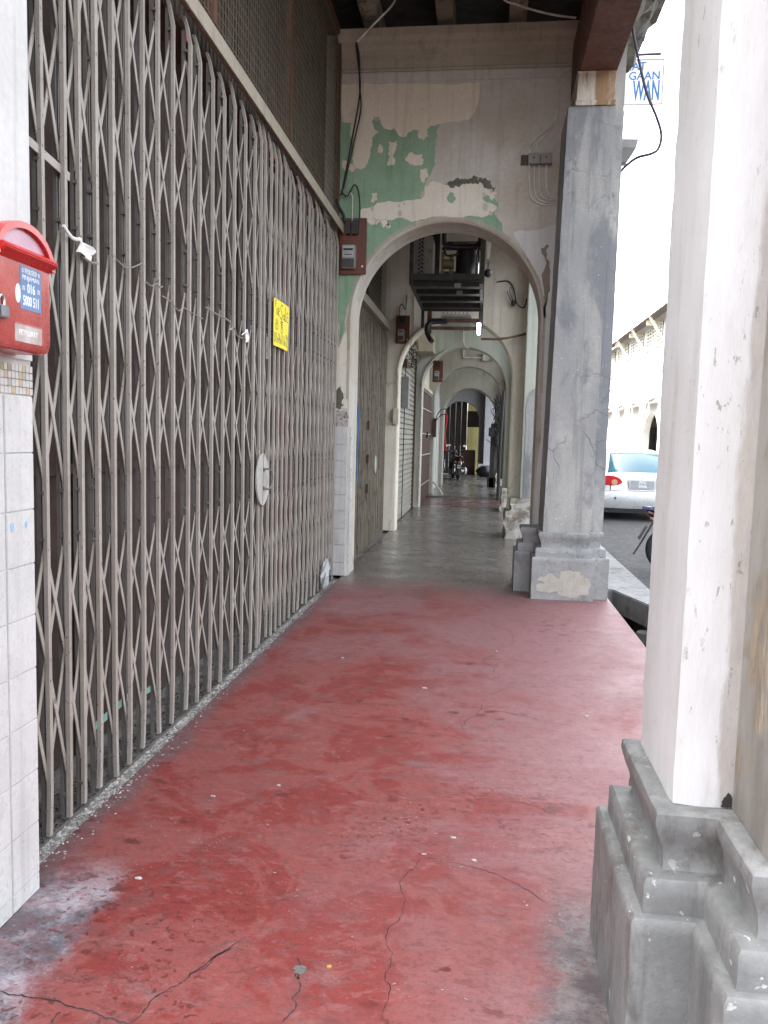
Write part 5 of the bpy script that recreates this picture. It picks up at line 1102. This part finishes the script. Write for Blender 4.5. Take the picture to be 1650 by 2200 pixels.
for s in (-1, 1):
    cput('pillar', MB().loft([[(s*(h+.025), y, z), (s*(h-.065), y-.012, z+.02), (s*(h-.065), y+.05, z+.02), (s*(h+.03), y+.12, z)] for y, z, h in ((.48, .96, .735), (.80, 1.17, .665), (1.2, 1.40, .60))]), M['car'])
    cput('side_pillar', MB().bar((s*.72, 1.95, .95), (s*.585, 1.9, 1.45), .07, .03, (0, 1, 0)), M['car_dark'])
    mb = MB().prism([(s*.40, .80), (s*.47, .755), (s*.60, .735), (s*.80, .735), (s*.842, .80), (s*.83, .90), (s*.72, .945), (s*.56, .93), (s*.45, .87)], .088, .30, 'y')
    tl = cput('tail_light', mb, M['tail'], bevel=.012)
    cput('lamp_lens', MB().cyl((s*.575, .089, .80), (s*.575, .074, .80), .062, 16), M['lens'], tl)
    for y in (.78, 3.55):
        wh = cput('wheel', MB().torus((s*.74, y, .31), (1, 0, 0), .225, .085, 28, 8), M['tyre'], smooth=True)
        cput('rim', MB().cyl((s*.72, y, .31), (s*.80, y, .31), .19, 20), M['chrome'], wh)
    cput('reflector', MB().cyl((s*.56, -.03, .475), (s*.56, -.048, .475), .022, 10), M['car_dark'])
cput('bumper', MB().loft([[(-.85, .20, z), (-.78, y-.035, z), (-.4, y-.075, z), (.4, y-.075, z), (.78, y-.035, z), (.85, .20, z)] for y, z in ((.06, .26), (.035, .32), (.02, .46), (.04, .60), (.08, .625))]), M['car'], smooth=True)
cput('bumper_skirt', MB().box(-.66, .66, .05, .12, .20, .285), M['car_dark'], bevel=.01)
cput('boot_seam', MB().box(-.62, .62, .062, .07, .624, .632).box(-.66, -.64, .082, .09, .63, .74).box(.64, .66, .082, .09, .63, .74), M['car_dark'])
cput('plate_recess', MB().prism([(-.30, .86), (.30, .86), (.27, .665), (-.27, .665)], .072, .10, 'y'), M['car'], bevel=.006)
pl = cput('number_plate', MB().box(-.235, .235, .058, .070, .685, .845), M['num'], bevel=.004)
RC = ((1, 0, 0), (0, 0, 1), (0, -1, 0))
words('lettering', 'PFG', .090, M['white_print'], pl, RC, (0, .0572, .806), local=True, bold=.002); words('lettering', '2046', .090, M['white_print'], pl, RC, (0, .0572, .724), local=True, bold=.002)
cput('emblem', MB().torus((0, .085, .90), (0, 1, .1), .032, .005, 20, 5).cyl((0, .085, .88), (0, .08, .92), .005, 6), M['chrome'])
cput('rear_shelf', MB().box(-.6, .6, .62, 1.0, .955, .975), M['car_dark']); cput('underside', MB().box(-.74, .74, .1, 4.2, .16, .30), M['car_dark'])

# ------------------------------------------------------------------ projecting sign, bracket, street opposite
SG = empty('shop_sign', (2.0, 13, 6.68), 'white projecting signboard with blue lettering beyond the eave', 'sign')
put('board', MB().box(1.30, 2.49, 13.0, 13.06, 6.68, 7.32), M['sign_white'], SG)
put('edge_frame', MB().box(1.30, 2.50, 12.99, 13.065, 7.322, 7.335).box(2.492, 2.505, 12.99, 13.065, 6.68, 7.335), M['meter_face'], SG)
RS_ = ((1, 0, 0), (0, 0, 1), (0, -1, 0))
words('lettering', 'KAT', .165, M['sign_blue'], SG, RS_, (2.235, 12.998, 7.225), align='RIGHT', bold=.003)
words('lettering', 'GAAN', .165, M['sign_blue'], SG, RS_, (2.452, 12.998, 7.085), align='RIGHT', bold=.003)
words('lettering', 'WAN', .40, M['sign_blue'], SG, RS_, (2.455, 12.998, 6.86), .40, align='RIGHT', bold=.010)
put('arm', MB().box(1.26, 2.45, 13.02, 13.05, 7.40, 7.43), M['ac_dark'], SG)
tag(put('lower_sign', MB().box(1.27, 1.62, 13.4, 13.45, 5.5, 6.4), M['sign_white'], at=(1.4, 13.4, 5.5)), 'blank white board under the projecting sign', 'sign')
br = empty('gutter_head', (1.45, 9, 4.6), 'grey rainwater head fixed to the outside of the row', 'gutter')
put('head', MB().loft([[(1.16, 9.0, 4.74), (1.51, 9.0, 4.73), (1.51, 9.25, 4.73), (1.16, 9.25, 4.74)], [(1.16, 9.0, 4.66), (1.49, 9.0, 4.64), (1.49, 9.25, 4.64), (1.16, 9.25, 4.66)], [(1.16, 9.05, 4.50), (1.41, 9.05, 4.52), (1.41, 9.2, 4.52), (1.16, 9.2, 4.50)]]), M['meter_grey'], br)

def shophouse(i, y0, label, shut, arch=False):
    W_ = 6.2; h = empty('shophouse', (11.2, y0, 0), label, 'building', 'shophouses across the street')
    y1 = y0+W_-.02; X = 11.2
    # ground floor: piers and an arch between them
    mb = MB(); r = 1.9; cy = (y0+y1)/2; n = 18; zs_ = 2.0
    fr = [(y0+.55, 0), (y0+.55, 3.3)]
    ar = [(cy-(r+.55), .0)]+[(cy-(r+.55)*math.cos(math.pi*k/n), zs_+1.7*math.sin(math.pi*k/n)) for k in range(n+1)]+[(cy+(r+.55), .0)]
    top = [(y0, 0)]+[(y0+(y1-y0)*k/n, 4.6) for k in range(n+1)]+[(y1, 0)]
    mb.loft([[(x, a, z) for a, z in pl] for x, pl in ((X+.45, ar), (X, ar), (X, top))], cap=False, closed=False)
    put('arcade', mb, M['town_white'], h)
    if not arch: put('infill_wall', MB().box(X+.10, X+.2, y0+.3, y1-.3, 0, 3.95), M['town_white'], h)
    put('shopfront', MB().box(X+2.6, X+2.7, y0, y1, 0, 4.6), M['town_cream'], h)
    put('shop_door', MB().box(X+2.55, X+2.60, cy-1.6, cy+1.2, 0, 2.9), M['town_shutter'], h)
    put('floor_slab', MB().box(X+.005, X+2.7, y0, y1, 4.3, 4.6), M['town_cream'], h)
    # upper floor with openings
    mb = MB(); z0, z1, zt = 7.3, 9.45, 9.95; op = [y0+.7, y0+2.2, y0+2.5, y0+3.7, y0+4.0, y0+5.5]
    mb.box(X, X+.3, y0, y1, 4.6, z0).box(X, X+.3, y0, y1, z1, zt)
    ys_ = [y0]+op+[y1]
    for k in range(0, 8, 2): mb.box(X+.001, X+.299, ys_[k], ys_[k+1], z0, z1)
    put('upper_wall', mb, M['town_white'], h)
    for k in range(3):
        a, c = op[2*k], op[2*k+1]
        wnd = put('window', MB().box(X-.05, X+.02, a, c, z0, z1), shut, h)
        fm = MB()
        for yy in (a, (a+c)/2-.04, c-.08): fm.box(X-.09, X-.05, yy, yy+.08, z0, z1)
        for zz in (z0, 8.1, z1-.08): fm.box(X-.089, X-.051, a, c, zz, zz+.08)
        put('frame', fm, M['town_white'], wnd)
        lv = MB(); z = z0+.2
        while z < z1-.1: lv.box(X-.075, X-.052, a+.05, c-.05, z, z+.07); z += .24
        put('louvre', lv, M['town_cream'], wnd)
    put('sill_band', MB().box(X-.12, X, y0, y1, 6.30, 6.5).box(X-.20, X, y0, y1, 4.55, 4.8), M['town_white'], h)
    put('roof', MB().prism([(X-1.1, 9.75), (X-1.1, 9.85), (X+4, 12.3), (X+4, 12.1)], y0, y1, 'y'), M['town_tile'], h)
    put('fascia', MB().box(X-1.13, X-1.10, y0, y1, 9.62, 9.86), M['town_white'], h)
    for yy in (y0+.35,):
        put('brace', MB().bar((X-.02, yy, 8.2), (X-1.0, yy, 9.72), .16, .12, (0, 1, 0)), M['town_white'], h)
        put('bracket', MB().box(X-.9, X, yy+1.2, yy+1.35, 9.3, 9.6), M['town_cream'], h)
    put('awning', MB().prism([(X-1.2, 4.0), (X-1.2, 4.05), (X, 4.75), (X, 4.70)], y0+1, y0+4.2, 'y'), M['town_tile'], h)
    put('signboard', MB().box(X-.16, X-.13, y0+4.3, y0+5.8, 3.95, 4.45), M['sign_white'], h)
    return h
HL = ['shophouse across the street hidden behind the white pier', 'shophouse across the street nearest the white pier with brown shutters under the eave', 'shophouse across the street with olive shutters above the silver car', 'shophouse across the street between the car and the grey pier', 'shophouse across the street close to the grey pier with olive shutters', 'farthest shophouse of the row across the street']
for i in range(6): shophouse(i, 40.6+6.2*i, HL[i], M['town_green' if i in (2, 4) else 'town_shutter'], arch=(i in (0, 2)))
rl = empty('railing', (9.9, 47, 0), 'white bar railing on the pavement across the street', 'railing')
for i in range(16): put('bar', MB().box(10.2, 10.23, 44+i*.25, 44.05+i*.25, .04, 2.3), M['far_white'], rl)
put('rail', MB().box(10.19, 10.24, 44, 47.9, 1.2, 1.27).box(10.19, 10.24, 44, 47.9, 2.25, 2.32), M['far_white'], rl)
put('panel', MB().box(10.4, 10.42, 43.9, 48, .04, 2.4), M['meter_grey'], rl)
